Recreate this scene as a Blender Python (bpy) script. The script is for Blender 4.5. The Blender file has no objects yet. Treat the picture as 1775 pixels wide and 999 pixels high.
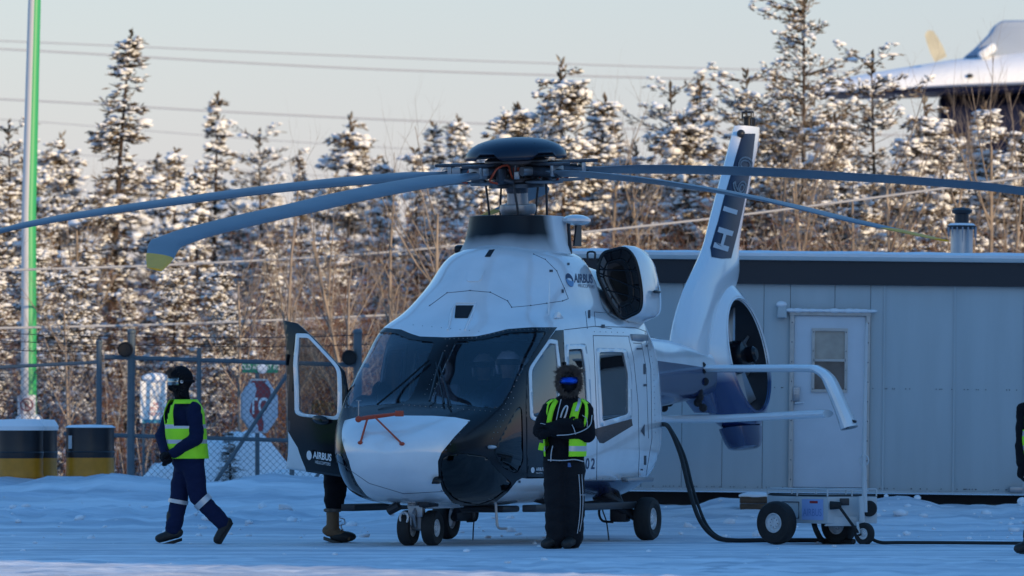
import bpy, bmesh, math, random
import numpy as np
from math import sin, cos, pi, radians, sqrt, atan2, exp
from mathutils import Vector, Matrix, noise
from mathutils.bvhtree import BVHTree

scene = bpy.context.scene
COL = scene.collection
random.seed(7)

# ------------------------------------------------------------------ camera
FP, CH, HOR, CX = 12800.0, 1.4, 713.0, 887.5      # focal length in photo pixels, eye height, horizon row
cd = bpy.data.cameras.new('camera'); cam = bpy.data.objects.new('camera', cd); COL.objects.link(cam)
cam.location = (0, 0, CH); cam.rotation_euler = (pi / 2, 0, 0)
cd.sensor_width = 36; cd.lens = 36 * FP / 1775
cd.shift_y = (HOR - 499.5) / 1775
cd.clip_start = 1; cd.clip_end = 6000
cd.dof.use_dof = True; cd.dof.focus_distance = 77.0; cd.dof.aperture_fstop = 3.3
scene.camera = cam

# ------------------------------------------------------------------ sky, sun, exposure
SUN_EL = radians(12.0)
SUN_AZ = atan2(0.68, -0.73)                         # sun stands behind the camera to the right
world = bpy.data.worlds.new('World'); scene.world = world; world.use_nodes = True
nt = world.node_tree; nt.nodes.clear()
wo = nt.nodes.new('ShaderNodeOutputWorld'); bg = nt.nodes.new('ShaderNodeBackground'); sk = nt.nodes.new('ShaderNodeTexSky')
sk.sky_type = 'NISHITA'; sk.sun_disc = False; sk.sun_elevation = SUN_EL; sk.sun_rotation = SUN_AZ
sk.altitude = 200; sk.air_density = 1.5; sk.dust_density = 0.3; sk.ozone_density = 1.5
cold = nt.nodes.new('ShaderNodeMix'); cold.data_type = 'RGBA'; cold.blend_type = 'ADD'; cold.inputs[0].default_value = 1
cold.inputs[7].default_value = (0.0, 1.60, 5.0, 1)            # even blue of the cold clear air, the same in every direction
nt.links.new(sk.outputs[0], cold.inputs[6]); nt.links.new(cold.outputs[2], bg.inputs[0]); nt.links.new(bg.outputs[0], wo.inputs[0])
bg.inputs[1].default_value = 0.097
sd = bpy.data.lights.new('sun', 'SUN'); sun = bpy.data.objects.new('sun', sd); COL.objects.link(sun)
sd.energy = 5.0; sd.angle = radians(0.5); sd.color = (1.0, 0.75, 0.45)
sdir = Vector((sin(SUN_AZ) * cos(SUN_EL), cos(SUN_AZ) * cos(SUN_EL), sin(SUN_EL)))
sun.rotation_euler = sdir.to_track_quat('Z', 'Y').to_euler()
scene.view_settings.view_transform = 'Standard'; scene.view_settings.look = 'None'
scene.view_settings.gamma = 1; scene.view_settings.use_curve_mapping = False
scene.view_settings.exposure = 0.0
scene.cycles.max_bounces = 8; scene.cycles.transparent_max_bounces = 16

# ------------------------------------------------------------------ helpers
def S(Y): return FP / Y                                           # photo pixels per metre at depth Y
def W(px, py, Y): return Vector(((px - CX) / FP * Y, Y, CH + (HOR - py) / FP * Y))

def mat(name, col, rough=0.5, metal=0.0, var=0.0, vscale=4.0, bump=0.0, bscale=30.0, spec=0.5, coat=0.0, col2=None, stretch=(1, 1, 1), alpha=None):
    m = bpy.data.materials.new(name); m.use_nodes = True
    t = m.node_tree; b = t.nodes['Principled BSDF']
    b.inputs['Base Color'].default_value = (*col, 1); b.inputs['Roughness'].default_value = rough
    b.inputs['Metallic'].default_value = metal; b.inputs['Specular IOR Level'].default_value = spec
    b.inputs['Coat Weight'].default_value = coat; b.inputs['Coat Roughness'].default_value = 0.04
    if var > 0 or bump > 0:
        tc = t.nodes.new('ShaderNodeTexCoord'); mp = t.nodes.new('ShaderNodeMapping'); mp.inputs['Scale'].default_value = stretch
        t.links.new(tc.outputs['Object'], mp.inputs[0])
    if var > 0:
        n = t.nodes.new('ShaderNodeTexNoise'); n.inputs['Scale'].default_value = vscale; n.inputs['Detail'].default_value = 6
        r = t.nodes.new('ShaderNodeValToRGB')
        c2 = col2 or tuple(max(0, c * (1 - var)) for c in col)
        r.color_ramp.elements[0].color = (*c2, 1); r.color_ramp.elements[1].color = (*col, 1)
        r.color_ramp.elements[0].position = 0.35; r.color_ramp.elements[1].position = 0.62
        t.links.new(mp.outputs[0], n.inputs['Vector']); t.links.new(n.outputs[0], r.inputs[0]); t.links.new(r.outputs[0], b.inputs['Base Color'])
    if bump > 0:
        n2 = t.nodes.new('ShaderNodeTexNoise'); n2.inputs['Scale'].default_value = bscale; n2.inputs['Detail'].default_value = 5
        bp = t.nodes.new('ShaderNodeBump'); bp.inputs['Strength'].default_value = bump; bp.inputs['Distance'].default_value = 0.02
        t.links.new(mp.outputs[0], n2.inputs['Vector']); t.links.new(n2.outputs[0], bp.inputs['Height']); t.links.new(bp.outputs[0], b.inputs['Normal'])
    return m

def glass_mat(name, tint, refl=1.0, rough=0.0, ior=1.5):
    m = bpy.data.materials.new(name); m.use_nodes = True; t = m.node_tree; t.nodes.clear()
    o = t.nodes.new('ShaderNodeOutputMaterial'); mx = t.nodes.new('ShaderNodeMixShader')
    tr = t.nodes.new('ShaderNodeBsdfTransparent'); gl = t.nodes.new('ShaderNodeBsdfGlossy'); fr = t.nodes.new('ShaderNodeFresnel')
    tr.inputs[0].default_value = (*tint, 1); gl.inputs['Roughness'].default_value = rough; gl.inputs[0].default_value = (refl, refl, refl, 1)
    
    ge = t.nodes.new('ShaderNodeNewGeometry'); mr_ = t.nodes.new('ShaderNodeMapRange'); mr_.inputs['To Min'].default_value = ior; mr_.inputs['To Max'].default_value = 1 / ior      # same reflectance from either side of the sheet
    t.links.new(ge.outputs['Backfacing'], mr_.inputs['Value']); t.links.new(mr_.outputs[0], fr.inputs[0])
    t.links.new(fr.outputs[0], mx.inputs[0]); t.links.new(tr.outputs[0], mx.inputs[1]); t.links.new(gl.outputs[0], mx.inputs[2])
    t.links.new(mx.outputs[0], o.inputs[0])
    return m

def tag(o, label=None, cat=None, group=None, kind=None):
    if label: o['label'] = label
    if cat: o['category'] = cat
    if group: o['group'] = group
    if kind: o['kind'] = kind
    return o

def empty(name, loc=(0, 0, 0), rz=0.0, label=None, cat=None, group=None):
    o = bpy.data.objects.new(name, None); COL.objects.link(o); o.location = loc; o.rotation_euler = (0, 0, rz)
    o.empty_display_size = 0.2
    return tag(o, label, cat, group)

def link(name, me, parent=None, mats=None):
    o = bpy.data.objects.new(name, me); COL.objects.link(o); o.parent = parent
    if mats:
        if len(me.materials): me.materials.clear()
        for m in (mats if isinstance(mats, (list, tuple)) else [mats]): me.materials.append(m)
    return o

class B:
    """collects simple shapes into one mesh"""
    def __init__(s): s.v = []; s.f = []; s.mi = []; s.cur = 0
    def add(s, vs, fs):
        n = len(s.v); s.v += [tuple(p) for p in vs]
        for f in fs: s.f.append(tuple(i + n for i in f)); s.mi.append(s.cur)
        return s
    def box(s, c, d, M=None, taper=1.0):
        x, y, z = d[0] / 2, d[1] / 2, d[2] / 2
        vs = [Vector((a * x * (taper if e > 0 else 1), b * y * (taper if e > 0 else 1), e * z)) for e in (-1, 1) for a, b in ((-1, -1), (1, -1), (1, 1), (-1, 1))]
        if M is not None: vs = [M @ p for p in vs]
        vs = [p + Vector(c) for p in vs]
        return s.add(vs, [(3, 2, 1, 0), (4, 5, 6, 7), (0, 1, 5, 4), (1, 2, 6, 5), (2, 3, 7, 6), (3, 0, 4, 7)])
    def tube(s, pts, r, n=8, cap=True, flat=1.0, up=None):
        pts = [Vector(p) for p in pts]; rs = r if isinstance(r, (list, tuple)) else [r] * len(pts)
        vs = []; fs = []; prev = None
        for i, p in enumerate(pts):
            d = (pts[min(i + 1, len(pts) - 1)] - pts[max(i - 1, 0)])
            d = d.normalized() if d.length > 1e-9 else Vector((0, 0, 1))
            if prev is None:
                a = Vector(up) if up else (Vector((0, 0, 1)) if abs(d.z) < .9 else Vector((1, 0, 0)))
                u = (a - d * a.dot(d)).normalized()
            else:
                u = (prev - d * prev.dot(d)); u = u.normalized() if u.length > 1e-6 else prev
            prev = u; w = d.cross(u)
            for k in range(n):
                t = 2 * pi * k / n; vs.append(p + u * (rs[i] * flat * cos(t)) + w * (rs[i] * sin(t)))
        m = len(pts)
        for i in range(m - 1):
            for k in range(n):
                k2 = (k + 1) % n; fs.append((i * n + k, i * n + k2, (i + 1) * n + k2, (i + 1) * n + k))
        if cap: fs.append(tuple(range(n - 1, -1, -1))); fs.append(tuple((m - 1) * n + k for k in range(n)))
        return s.add(vs, fs)
    def lathe(s, prof, n=24, M=None, arc=2 * pi):
        """prof = [(r, h)...] about +Z"""
        vs = []; fs = []; full = abs(arc - 2 * pi) < 1e-6; c = n if full else n + 1
        for r, h in prof:
            for k in range(c):
                t = arc * k / n; vs.append(Vector((r * cos(t), r * sin(t), h)))
        if M is not None: vs = [M @ p for p in vs]
        for i in range(len(prof) - 1):
            for k in range(n if full else n):
                k2 = (k + 1) % c if full else k + 1
                fs.append((i * c + k, i * c + k2, (i + 1) * c + k2, (i + 1) * c + k))
        return s.add(vs, fs)
    def prism(s, poly, t, M=None):
        """2D polygon extruded by t along local z, centred"""
        n = len(poly); vs = [Vector((x, y, -t / 2)) for x, y in poly] + [Vector((x, y, t / 2)) for x, y in poly]
        if M is not None: vs = [M @ p for p in vs]
        return s.add(vs, [tuple(range(n - 1, -1, -1)), tuple(range(n, 2 * n))] + [(i, (i + 1) % n, n + (i + 1) % n, n + i) for i in range(n)])
    def ball(s, c, r, n=10, m=7):
        rx, ry, rz = r if isinstance(r, (tuple, list)) else (r, r, r)
        prof = [(sin(pi * i / m), -cos(pi * i / m)) for i in range(m + 1)]; prof[0] = (1e-4, -1); prof[-1] = (1e-4, 1)
        return s.lathe(prof, n, Matrix.Translation(c) @ Matrix.Diagonal((rx, ry, rz, 1)))
    def mesh(s, name, smooth=True, angle=35, bevel=0):
        me = bpy.data.meshes.new(name); me.from_pydata(s.v, [], s.f)
        for p, i in zip(me.polygons, s.mi): p.material_index = i
        bm = bmesh.new(); bm.from_mesh(me); bmesh.ops.recalc_face_normals(bm, faces=bm.faces)
        if bevel > 0:
            es = [e for e in bm.edges if len(e.link_faces) == 2 and e.calc_face_angle(0) > radians(40)]
            bmesh.ops.bevel(bm, geom=es, offset=bevel, segments=2, profile=.5, affect='EDGES', clamp_overlap=True)
        if smooth:
            for f in bm.faces: f.smooth = True
            for e in bm.edges:
                if len(e.link_faces) == 2 and e.calc_face_angle(0) > radians(angle): e.smooth = False
        bm.to_mesh(me); bm.free()
        return me
    def build(s, name, m, parent=None, smooth=True, angle=35, bevel=0):
        return link(name, s.mesh(name, smooth, angle, bevel), parent, m)

TMP = bpy.data.scenes.new('workbench')                    # small side scene for evaluating text and modifiers
def evaluated(o):
    TMP.collection.objects.link(o); vl = TMP.view_layers[0]; vl.update()
    me = bpy.data.meshes.new_from_object(o.evaluated_get(vl.depsgraph)); bpy.data.objects.remove(o); return me

def text_mesh(txt, size, bold=0.0, outline=0.0):
    cu = bpy.data.curves.new('t', 'FONT'); cu.body = txt; cu.size = size; cu.align_x = 'CENTER'; cu.align_y = 'CENTER'; cu.offset = bold; cu.resolution_u = 4
    if outline: cu.fill_mode = 'NONE'; cu.bevel_depth = outline; cu.bevel_resolution = 0
    me = evaluated(bpy.data.objects.new('t', cu)); bpy.data.curves.remove(cu)
    return me

def text_on(name, txt, size, M, m, parent=None, bold=0.0):
    me = text_mesh(txt, size, bold); me.transform(M); return link(name, me, parent, m)

def frame(o, x, z):
    """matrix with local x along x, local y along z (up), at o - for flat things facing a viewer"""
    x = Vector(x).normalized(); z = Vector(z).normalized(); n = x.cross(z)
    return Matrix(((x.x, z.x, n.x, o[0]), (x.y, z.y, n.y, o[1]), (x.z, z.z, n.z, o[2]), (0, 0, 0, 1)))
FACE = lambda o: frame(o, (1, 0, 0), (0, 0, 1))         # facing -Y, towards the camera side

def copy_tree(o, parent=None):
    c = o.copy(); COL.objects.link(c); c.parent = parent
    for ch in list(o.children): copy_tree(ch, c)
    return c

def pchip(xs, ys, xq):
    """monotone cubic, ys may be (n,k)"""
    xs = np.asarray(xs, float); ys = np.asarray(ys, float); h = np.diff(xs); d = (ys[1:] - ys[:-1]) / h.reshape(-1, *([1] * (ys.ndim - 1)))
    m = np.zeros_like(ys)
    hh = h.reshape(-1, *([1] * (ys.ndim - 1)))
    w1 = 2 * hh[1:] + hh[:-1]; w2 = hh[1:] + 2 * hh[:-1]
    with np.errstate(divide='ignore', invalid='ignore'):
        mm = (w1 + w2) / (w1 / d[:-1] + w2 / d[1:])
    mm[(d[:-1] * d[1:]) <= 0] = 0; m[1:-1] = np.nan_to_num(mm); m[0] = d[0]; m[-1] = d[-1]
    i = np.clip(np.searchsorted(xs, xq, 'right') - 1, 0, len(xs) - 2); xq = np.asarray(xq)
    sh = (-1,) + (1,) * (ys.ndim - 1)
    t = ((xq - xs[i]) / h[i]).reshape(sh); H = h[i].reshape(sh)
    return (2 * t**3 - 3 * t**2 + 1) * ys[i] + (t**3 - 2 * t**2 + t) * H * m[i] + (-2 * t**3 + 3 * t**2) * ys[i + 1] + (t**3 - t**2) * H * m[i + 1]

def catmull(pts, n, closed=False):
    """dense points along a smooth curve"""
    P = [Vector(p) for p in pts]; out = []; N = len(P); segs = N if closed else N - 1
    for i in range(segs):
        p0 = P[(i - 1) % N] if closed or i > 0 else P[0] * 2 - P[1]; p1 = P[i]; p2 = P[(i + 1) % N]
        p3 = P[(i + 2) % N] if closed or i + 2 < N else P[-1] * 2 - P[-2]
        for k in range(n):
            t = k / n; out.append(.5 * ((2 * p1) + (p2 - p0) * t + (2 * p0 - 5 * p1 + 4 * p2 - p3) * t * t + (3 * p1 - p0 - 3 * p2 + p3) * t**3))
    if not closed: out.append(P[-1])
    return out

def smooth(a, b, x):
    t = min(1, max(0, (x - a) / (b - a))); return t * t * (3 - 2 * t)

# ------------------------------------------------------------------ shared materials
M_white = mat('white_paint', (.80, .81, .82), .2, coat=1.0, var=.10, vscale=2.2, bump=.05, bscale=3)
M_black = mat('black_gloss', (.006, .007, .010), .22, spec=.35)
M_navy = mat('navy_paint', (.008, .022, .085), .2, coat=.4)
M_dark = mat('dark_metal', (.03, .033, .04), .45, .4)
M_rubber = mat('rubber', (.012, .012, .013), .75, var=.4, vscale=9)
M_grey = mat('grey_metal', (.32, .34, .37), .38, .7, var=.15)
M_blade = mat('blade_grey', (.15, .18, .215), .42, var=.12, vscale=3)
M_yellow = mat('yellow_paint', (.92, .44, .01), .5, var=.15)
M_orange = mat('orange_paint', (.42, .055, .02), .45)
M_line = mat('panel_line', (.05, .06, .08), .6)
M_snow = mat('snow', (.82, .84, .87), .7, var=.04, vscale=2, bump=.35, bscale=14)
M_fabric_black = mat('black_fabric', (.006, .006, .009), .85, bump=.3, bscale=60, spec=.2)
M_fabric_navy = mat('navy_fabric', (.006, .012, .045), .85, bump=.3, bscale=60, spec=.2)
M_hivis = mat('hivis_green', (.42, .95, .02), .7, var=.08, vscale=9)
M_hivis.node_tree.nodes['Principled BSDF'].inputs['Emission Strength'].default_value = 0
M_reflect = mat('reflective_tape', (.55, .56, .58), .35, .3)
M_trim = mat('pale_piping', (.5, .5, .52), .6)
M_print = mat('navy_print', (.01, .03, .09), .4); M_wprint = mat('white_print', (.75, .76, .78), .4)
M_hub = mat('hub_metal', (.07, .08, .10), .4, .5, var=.4, vscale=12)
# ================================================================== setting
def fbm(x, y, z=0.0, o=4):
    return noise.fractal(Vector((x, y, z)), 1.0, 2.0, o)
def ground_z(x, y):
    z = .27 * smooth(80.5, 88.5, y)
    lumps = .5 + .5 * fbm(x * .55, y * .8, 1.3)
    z += .30 * exp(-((y - 89.2) / 2.0)**2) * smooth(.5, -1.5, x) * (.55 + .9 * lumps)
    z += .16 * exp(-((y - 85.2) / 1.0)**2) * smooth(.2, -1.8, x) * max(0, fbm(x * 1.3, y * 1.3, 4.0) + .15)
    if 80 < y < 100: z += .05 * smooth(82, 86, y) * fbm(x * 2.6, y * 2.6, 7)
    z += .20 * exp(-((y - 87.3) / .8)**2) * smooth(.8, 2.0, x) * max(0, .25 + fbm(x * .8, 3.1, 2.0))
    if 58 < y < 96 and abs(x) < 14:
        z += .006 * fbm(x * .9, y * .35, 9) + (.011 * fbm(x * 1.7, y * 4.5, 12, 3) + .006 * fbm(x * 5, y * 8, 15, 2)) * smooth(58, 61, y) * (1 + 2.2 * smooth(71.5, 68, y))
        for r0, w_ in ((74.2, .16), (76.5, .12), (79.6, .2), (72.6, .1), (71.0, .12), (68.4, .1), (77.9, .1)): z -= .026 * exp(-((y - r0 - .35 * sin(x * .35 + r0)) / w_)**2)      # tyre and plough scrapes
    if y > 100: z += .25 * smooth(100, 125, y) + 1.2 * smooth(125, 260, y) + .15 * fbm(x * .12, y * .12)
    return z
xs = sorted(set([-3000, -1500, -800, -400, -200, -120, -80, -50, -30, -20] + [round(-13 + .13 * i, 3) for i in range(201)] + [16, 20, 30, 50, 80, 120, 200, 400, 800, 1500, 3000]))
ys = sorted(set([-400, -200, -100, -50, 0, 20, 35, 45, 52] + [round(55 + .4 * i, 3) for i in range(12)] + [round(60 + .11 * i, 3) for i in range(184)] + [round(80.2 + .14 * i, 3) for i in range(100)] + [96, 98, 100, 105, 110, 115, 120, 130, 140, 160, 180, 220, 260, 320, 400, 600, 900, 1500, 3000, 5000]))
vs = [(x, y, ground_z(x, y)) for y in ys for x in xs]; nx = len(xs)
me = bpy.data.meshes.new('ground'); me.from_pydata(vs, [], [(j * nx + i, j * nx + i + 1, (j + 1) * nx + i + 1, (j + 1) * nx + i) for j in range(len(ys) - 1) for i in range(nx - 1)])
for p in me.polygons: p.use_smooth = True
M_ground = mat('packed_snow', (.80, .82, .86), .6, var=.16, vscale=2.2, stretch=(.35, 1.6, 1), bump=.7, bscale=9)
t_ = M_ground.node_tree                                       # long scraped streaks of darker ice
tc = t_.nodes['Texture Coordinate']; mp2 = t_.nodes.new('ShaderNodeMapping'); mp2.inputs['Scale'].default_value = (.10, 1.1, 1)
n3 = t_.nodes.new('ShaderNodeTexNoise'); n3.inputs['Scale'].default_value = 1.4; n3.inputs['Detail'].default_value = 7; n3.inputs['Roughness'].default_value = .65
r3 = t_.nodes.new('ShaderNodeValToRGB'); r3.color_ramp.elements[0].position = .40; r3.color_ramp.elements[1].position = .58
r3.color_ramp.elements[0].color = (.60, .65, .71, 1); r3.color_ramp.elements[1].color = (1, 1, 1, 1)
mxc = t_.nodes.new('ShaderNodeMix'); mxc.data_type = 'RGBA'; mxc.blend_type = 'MULTIPLY'; mxc.inputs[0].default_value = 1
pbs = t_.nodes['Principled BSDF']; src = pbs.inputs['Base Color'].links[0].from_socket
t_.links.new(tc.outputs['Object'], mp2.inputs[0]); t_.links.new(mp2.outputs[0], n3.inputs['Vector']); t_.links.new(n3.outputs[0], r3.inputs[0])
t_.links.new(src, mxc.inputs[6]); t_.links.new(r3.outputs[0], mxc.inputs[7]); t_.links.new(mxc.outputs[2], pbs.inputs['Base Color'])
tag(link('ground', me, None, M_ground), kind='structure')

# --- hangar behind the camera on the right whose shadow lies over the apron
hc = Vector((.68, -.73)); hn = Vector((.73, .68)); H_TOP = 18.2
hg = empty('hangar', (0, 0, 0), 0, 'large grey metal hangar standing beside the apron, out of the picture', 'hangar')
def hang(a, c, z): return Vector((.68 * a + .73 * c, -.73 * a + .68 * c, z))
A0, A1, C0, C1 = 2.0, 30.0, 43.6, 118.0  # unseen hangar, far end lengthened to block warm sky glow from the apron
M_hang = mat('hangar_sheet', (.42, .44, .46), .5, var=.1)
for nm, P in (('wall', [(A0, C0), (A0, C1)]), ('wall', [(A0, C1), (A1, C1)]), ('wall', [(A1, C1), (A1, C0)]), ('wall', [(A1, C0), (A0, C0)])):
    (a0, c0), (a1, c1) = P; B().add([hang(a0, c0, -.2), hang(a1, c1, -.2), hang(a1, c1, H_TOP), hang(a0, c0, H_TOP)], [(0, 1, 2, 3)]).build(nm, M_hang, hg)
b = B(); m_ = (C0 + C1) / 2; b.add([hang(A0, C0, H_TOP), hang(A1, C0, H_TOP), hang(A1, C1, H_TOP), hang(A0, C1, H_TOP), hang((A0 + A1) / 2, C0 + 3, H_TOP + 1.2), hang((A0 + A1) / 2, C1 - 3, H_TOP + 1.2)], [(0, 1, 4), (1, 2, 5, 4), (2, 3, 5), (3, 0, 4, 5)]); b.build('roof', M_snow, hg)
for k in range(9):
    c = C0 + 6 + k * 7; B().add([hang(A0 - .05, c, 0), hang(A0 - .05, c + 6, 0), hang(A0 - .05, c + 6, 8), hang(A0 - .05, c, 8)], [(0, 1, 2, 3)]).build('hangar_door', M_grey, hg)

# --- site office trailer
BY = 88.3; bs = S(BY)
bld = empty('site_office', W(1440, 713, BY) * 1.0, 0, 'long pale panelled site office trailer with dark fascia and snowy roof', 'building')
bx0 = bld.location.x; bld.location.z = 0; bld.rotation_euler = (0, radians(.62), 0)
def bxx(px): return (px - 1440) / bs
def bz(py): return CH + (HOR - py) / bs
M_panel = mat('office_panel', (.42, .47, .49), .55, var=.07, vscale=1.6, stretch=(3, 3, .35)); M_fascia = mat('dark_fascia', (.02, .02, .026), .6); M_skirt = mat('dark_skirting', (.016, .016, .02), .8, var=.3)
M_doorp = mat('office_door', (.56, .60, .65), .45, var=.06, vscale=3); M_frame = mat('door_frame', (.52, .47, .43), .5, var=.15, vscale=8); M_frost = mat('frosted_pane', (.40, .36, .31), .35, var=.25, vscale=5)
z0, z1, zf, zt = bz(850), bz(494), bz(452), bz(438)
seam = [960, 1040, 1110, 1180, 1250, 1320, 1366]; seam2 = [1505, 1529, 1651, 1773, 1895, 2017, 2139, 2261]
def panel(xa, xb, za, zb):
    b = B(); b.box((bxx((xa + xb) / 2), .03, (za + zb) / 2), ((xb - xa) / bs - .005, .06, zb - za)); return b.build('wall_panel', M_panel, bld, bevel=.003)
for a, c in zip(seam[:-1], seam[1:]): panel(a, c, z0, z1)
for a, c in zip(seam2[:-1], seam2[1:]): panel(a, c, z0, z1)
for a, c in ((1366, 1443), (1443, 1505)): panel(a, c, bz(538), z1)
b = B(); b.box((bxx(1610), 1.55, (z0 + z1) / 2), ((2261 - 960) / bs - .02, 2.9, z1 - z0 - .02)); b.build('wall_core', M_fascia, bld)
for px in (1529, 1651, 1773): 
    b = B(); b.box((bxx(px), -.004, (z0 + z1) / 2), (.022, .012, z1 - z0)); b.build('seam_strip', M_panel, bld)
b = B(); b.box((bxx(1610), .0, z0 - .015), ((2261 - 960) / bs, .1, .025)); b.build('bottom_trim', M_panel, bld)
sc = B(); rr = random.Random(5)
for k in range(140):
    px = rr.uniform(1130, 1775); py = rr.choice([846, 846, 673, 846, 455]); sc.ball((bxx(px), -.006 if py != 455 else -.09, bz(py)), .007, 5, 3)
sc.build('wall_screws', M_line, bld)['kind'] = 'stuff'
b = B(); b.box((bxx(1610), 1.5, (zf + z1) / 2), ((2280 - 945) / bs, 3.12, zf - z1)); b.build('fascia', M_fascia, bld)
b = B(); b.box((bxx(1610), 1.5, zf + .02), ((2284 - 941) / bs, 3.2, .05)); b.build('roof_edge', M_panel, bld, bevel=.01)
b = B(); b.box((bxx(1610), .25, -.1 + (z0 - .04 + .1) / 2), ((2250 - 965) / bs, .06, z0 + .06)); b.build('skirting', M_skirt, bld)
# roof snow with an uneven edge
vs = []; N_ = 150; M2 = 10
for j in range(M2 + 1):
    for i in range(N_ + 1):
        x = bxx(942 + (2283 - 942) * i / N_); y = -.09 + 3.15 * j / M2; e = .55 if j in (0, M2) else 1.0
        vs.append((x, y - (.01 * fbm(x * 4, 1, 2) if j == 0 else 0), zf + .04 + e * (.075 + .02 * fbm(x * 1.1, y, 3))))
n0 = len(vs)
for i in range(N_ + 1): vs.append((vs[i][0], -.08, zf + .025))
fs = [(j * (N_ + 1) + i, j * (N_ + 1) + i + 1, (j + 1) * (N_ + 1) + i + 1, (j + 1) * (N_ + 1) + i) for j in range(M2) for i in range(N_)] + [(n0 + i, n0 + i + 1, i + 1, i) for i in range(N_)]
B().add(vs, fs).build('roof_snow', M_snow, bld, angle=80)
# door
dr = empty('door'); dr.parent = bld
b = B(); b.box((bxx(1435), -.005, (bz(548) + bz(845)) / 2), ((1497 - 1373) / bs, .05, bz(548) - bz(845))); b.build('door_leaf', M_doorp, dr, bevel=.004)
for x in (1369, 1501): b = B(); b.box((bxx(x), -.015, (bz(543) + bz(846)) / 2), (.05, .09, bz(543) - bz(846))); b.build('door_jamb', M_frame, dr, bevel=.004)
b = B(); b.box((bxx(1435), -.015, bz(544)), ((1506 - 1364) / bs, .1, .05)); b.build('door_head', M_frame, dr, bevel=.004)
b = B()
for k in range(12): x = bxx(1366) + (1506 - 1366) / bs * k / 11; b.ball((x, -.06, bz(539)), (.075, .05, .018 + .012 * rr.random()), 8, 5)
b.build('door_head_snow', M_snow, dr)
wx0, wx1, wz0, wz1 = bxx(1406), bxx(1463), bz(678), bz(572)
for nm, c, d in (('window_rail', ((wx0 + wx1) / 2, -.04, wz1), (wx1 - wx0 + .04, .035, .035)), ('window_rail', ((wx0 + wx1) / 2, -.04, wz0), (wx1 - wx0 + .04, .035, .035)), ('window_rail', ((wx0 + wx1) / 2, -.04, (wz0 + wz1) / 2), (wx1 - wx0, .034, .03)), ('window_stile', (wx0, -.04, (wz0 + wz1) / 2), (.035, .034, wz1 - wz0)), ('window_stile', (wx1, -.04, (wz0 + wz1) / 2), (.035, .034, wz1 - wz0))):
    b = B(); b.box(c, d); b.build(nm, M_frame, dr, bevel=.003)
M_pane2 = mat('dim_pane', (.10, .10, .10), .25, var=.4, vscale=5)
b = B(); b.box(((wx0 + wx1) / 2, -.03, wz1 - (wz1 - wz0) / 4), (wx1 - wx0, .01, (wz1 - wz0) / 2)); b.build('window_pane', M_frost, dr)
b = B(); b.box(((wx0 + wx1) / 2, -.032, wz0 + (wz1 - wz0) / 4), (wx1 - wx0, .01, (wz1 - wz0) / 2)); b.build('window_pane', M_pane2, dr)
b = B(); b.box((bxx(1377), -.05, bz(684)), (.085, .05, .17)); b.build('lock_keypad', M_grey, dr, bevel=.006)
b = B()
for i in range(3):
    for j in range(4): b.box((bxx(1377) - .02 + i * .02, -.078, bz(679) - .03 + j * .02), (.013, .008, .013))
b.build('keypad_buttons', M_reflect, dr)['kind'] = 'stuff'
b = B(); b.tube([(bxx(1376), -.05, bz(699)), (bxx(1376), -.1, bz(700)), (bxx(1390), -.1, bz(699))], .014, 8); b.build('door_handle', M_reflect, dr)
b = B()
for x, y, n in ((1369, 846, 9), (1501, 846, 9)):
    for k in range(n): b.ball((bxx(x), -.062, bz(560 + k * 34)), .008, 6, 4)
for k in range(4):
    for x in (1406, 1463): b.ball((bxx(x), -.06, bz(576 + k * 33)), .007, 6, 4)
b.build('door_screws', M_line, dr)['kind'] = 'stuff'
lm = empty('wall_lamp'); lm.parent = bld
b = B(); b.box((bxx(1351), -.06, bz(542)), (.12, .12, .14), taper=.8); b.build('lamp_housing', M_panel, lm, bevel=.01)
b = B(); b.ball((bxx(1350), -.07, bz(529)), (.065, .06, .04)); b.build('lamp_snow', M_snow, lm)
b = B(); b.box((bxx(1760), -.05, bz(845)), (.16, .1, .07)); b.build('outlet_box', M_grey, bld, bevel=.008)
# flue on the roof
fl = empty('roof_flue', (0, 0, 0)); fl.parent = bld
fx = bxx(1673)
b = B(); b.lathe([(.135, zt - .2), (.135, bz(390)), (.12, bz(388))], 24, Matrix.Translation((fx, 1.3, 0))); b.build('flue_pipe', mat('galvanised', (.45, .47, .5), .35, .8, var=.15), fl)
b = B(); b.lathe([(.1, bz(392)), (.17, bz(390)), (.18, bz(384)), (.1, bz(383)), (.085, bz(382)), (.085, bz(364)), (.12, bz(362)), (.125, bz(357)), (.08, bz(353)), (.001, bz(352))], 24, Matrix.Translation((fx, 1.3, 0))); b.build('flue_cap', M_dark, fl)
b = B()
for k in range(16):
    a = 2 * pi * k / 16; l = rr.uniform(.04, .22); p = Vector((fx + .172 * cos(a), 1.3 + .172 * sin(a), bz(387))); b.tube([p, p - Vector((0, 0, l))], [.012, .002], 5)
b.build('icicles', mat('ice', (.25, .28, .33), .2), fl)
b = B(); b.tube([(fx, 1.3, bz(384)), (fx, 1.3, bz(380))], [.17, .14], 20); b.build('flue_snow', M_snow, fl)

# wooden step by the office
b = B(); cx_ = W(1309, 866, 86.6)
ws = empty('wooden_step', (cx_.x, 86.6, ground_z(cx_.x, 86.6) - .02), 0, 'low brown wooden step topped with snow beside the office door', 'step')
M_wood = mat('weathered_wood', (.10, .06, .035), .8, var=.4, vscale=6, stretch=(1, 6, 6))
zb = cx_.z - ws.location.z
for k in range(2): b = B(); b.box((0, -.1 + k * .02, zb - .09 + k * .085), (.36, .3, .08)); b.build('plank', M_wood, ws, bevel=.005)
b = B(); b.ball((0, -.08, zb + .045), (.2, .17, .045), 14, 7); b.build('step_snow', M_snow, ws)
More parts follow.
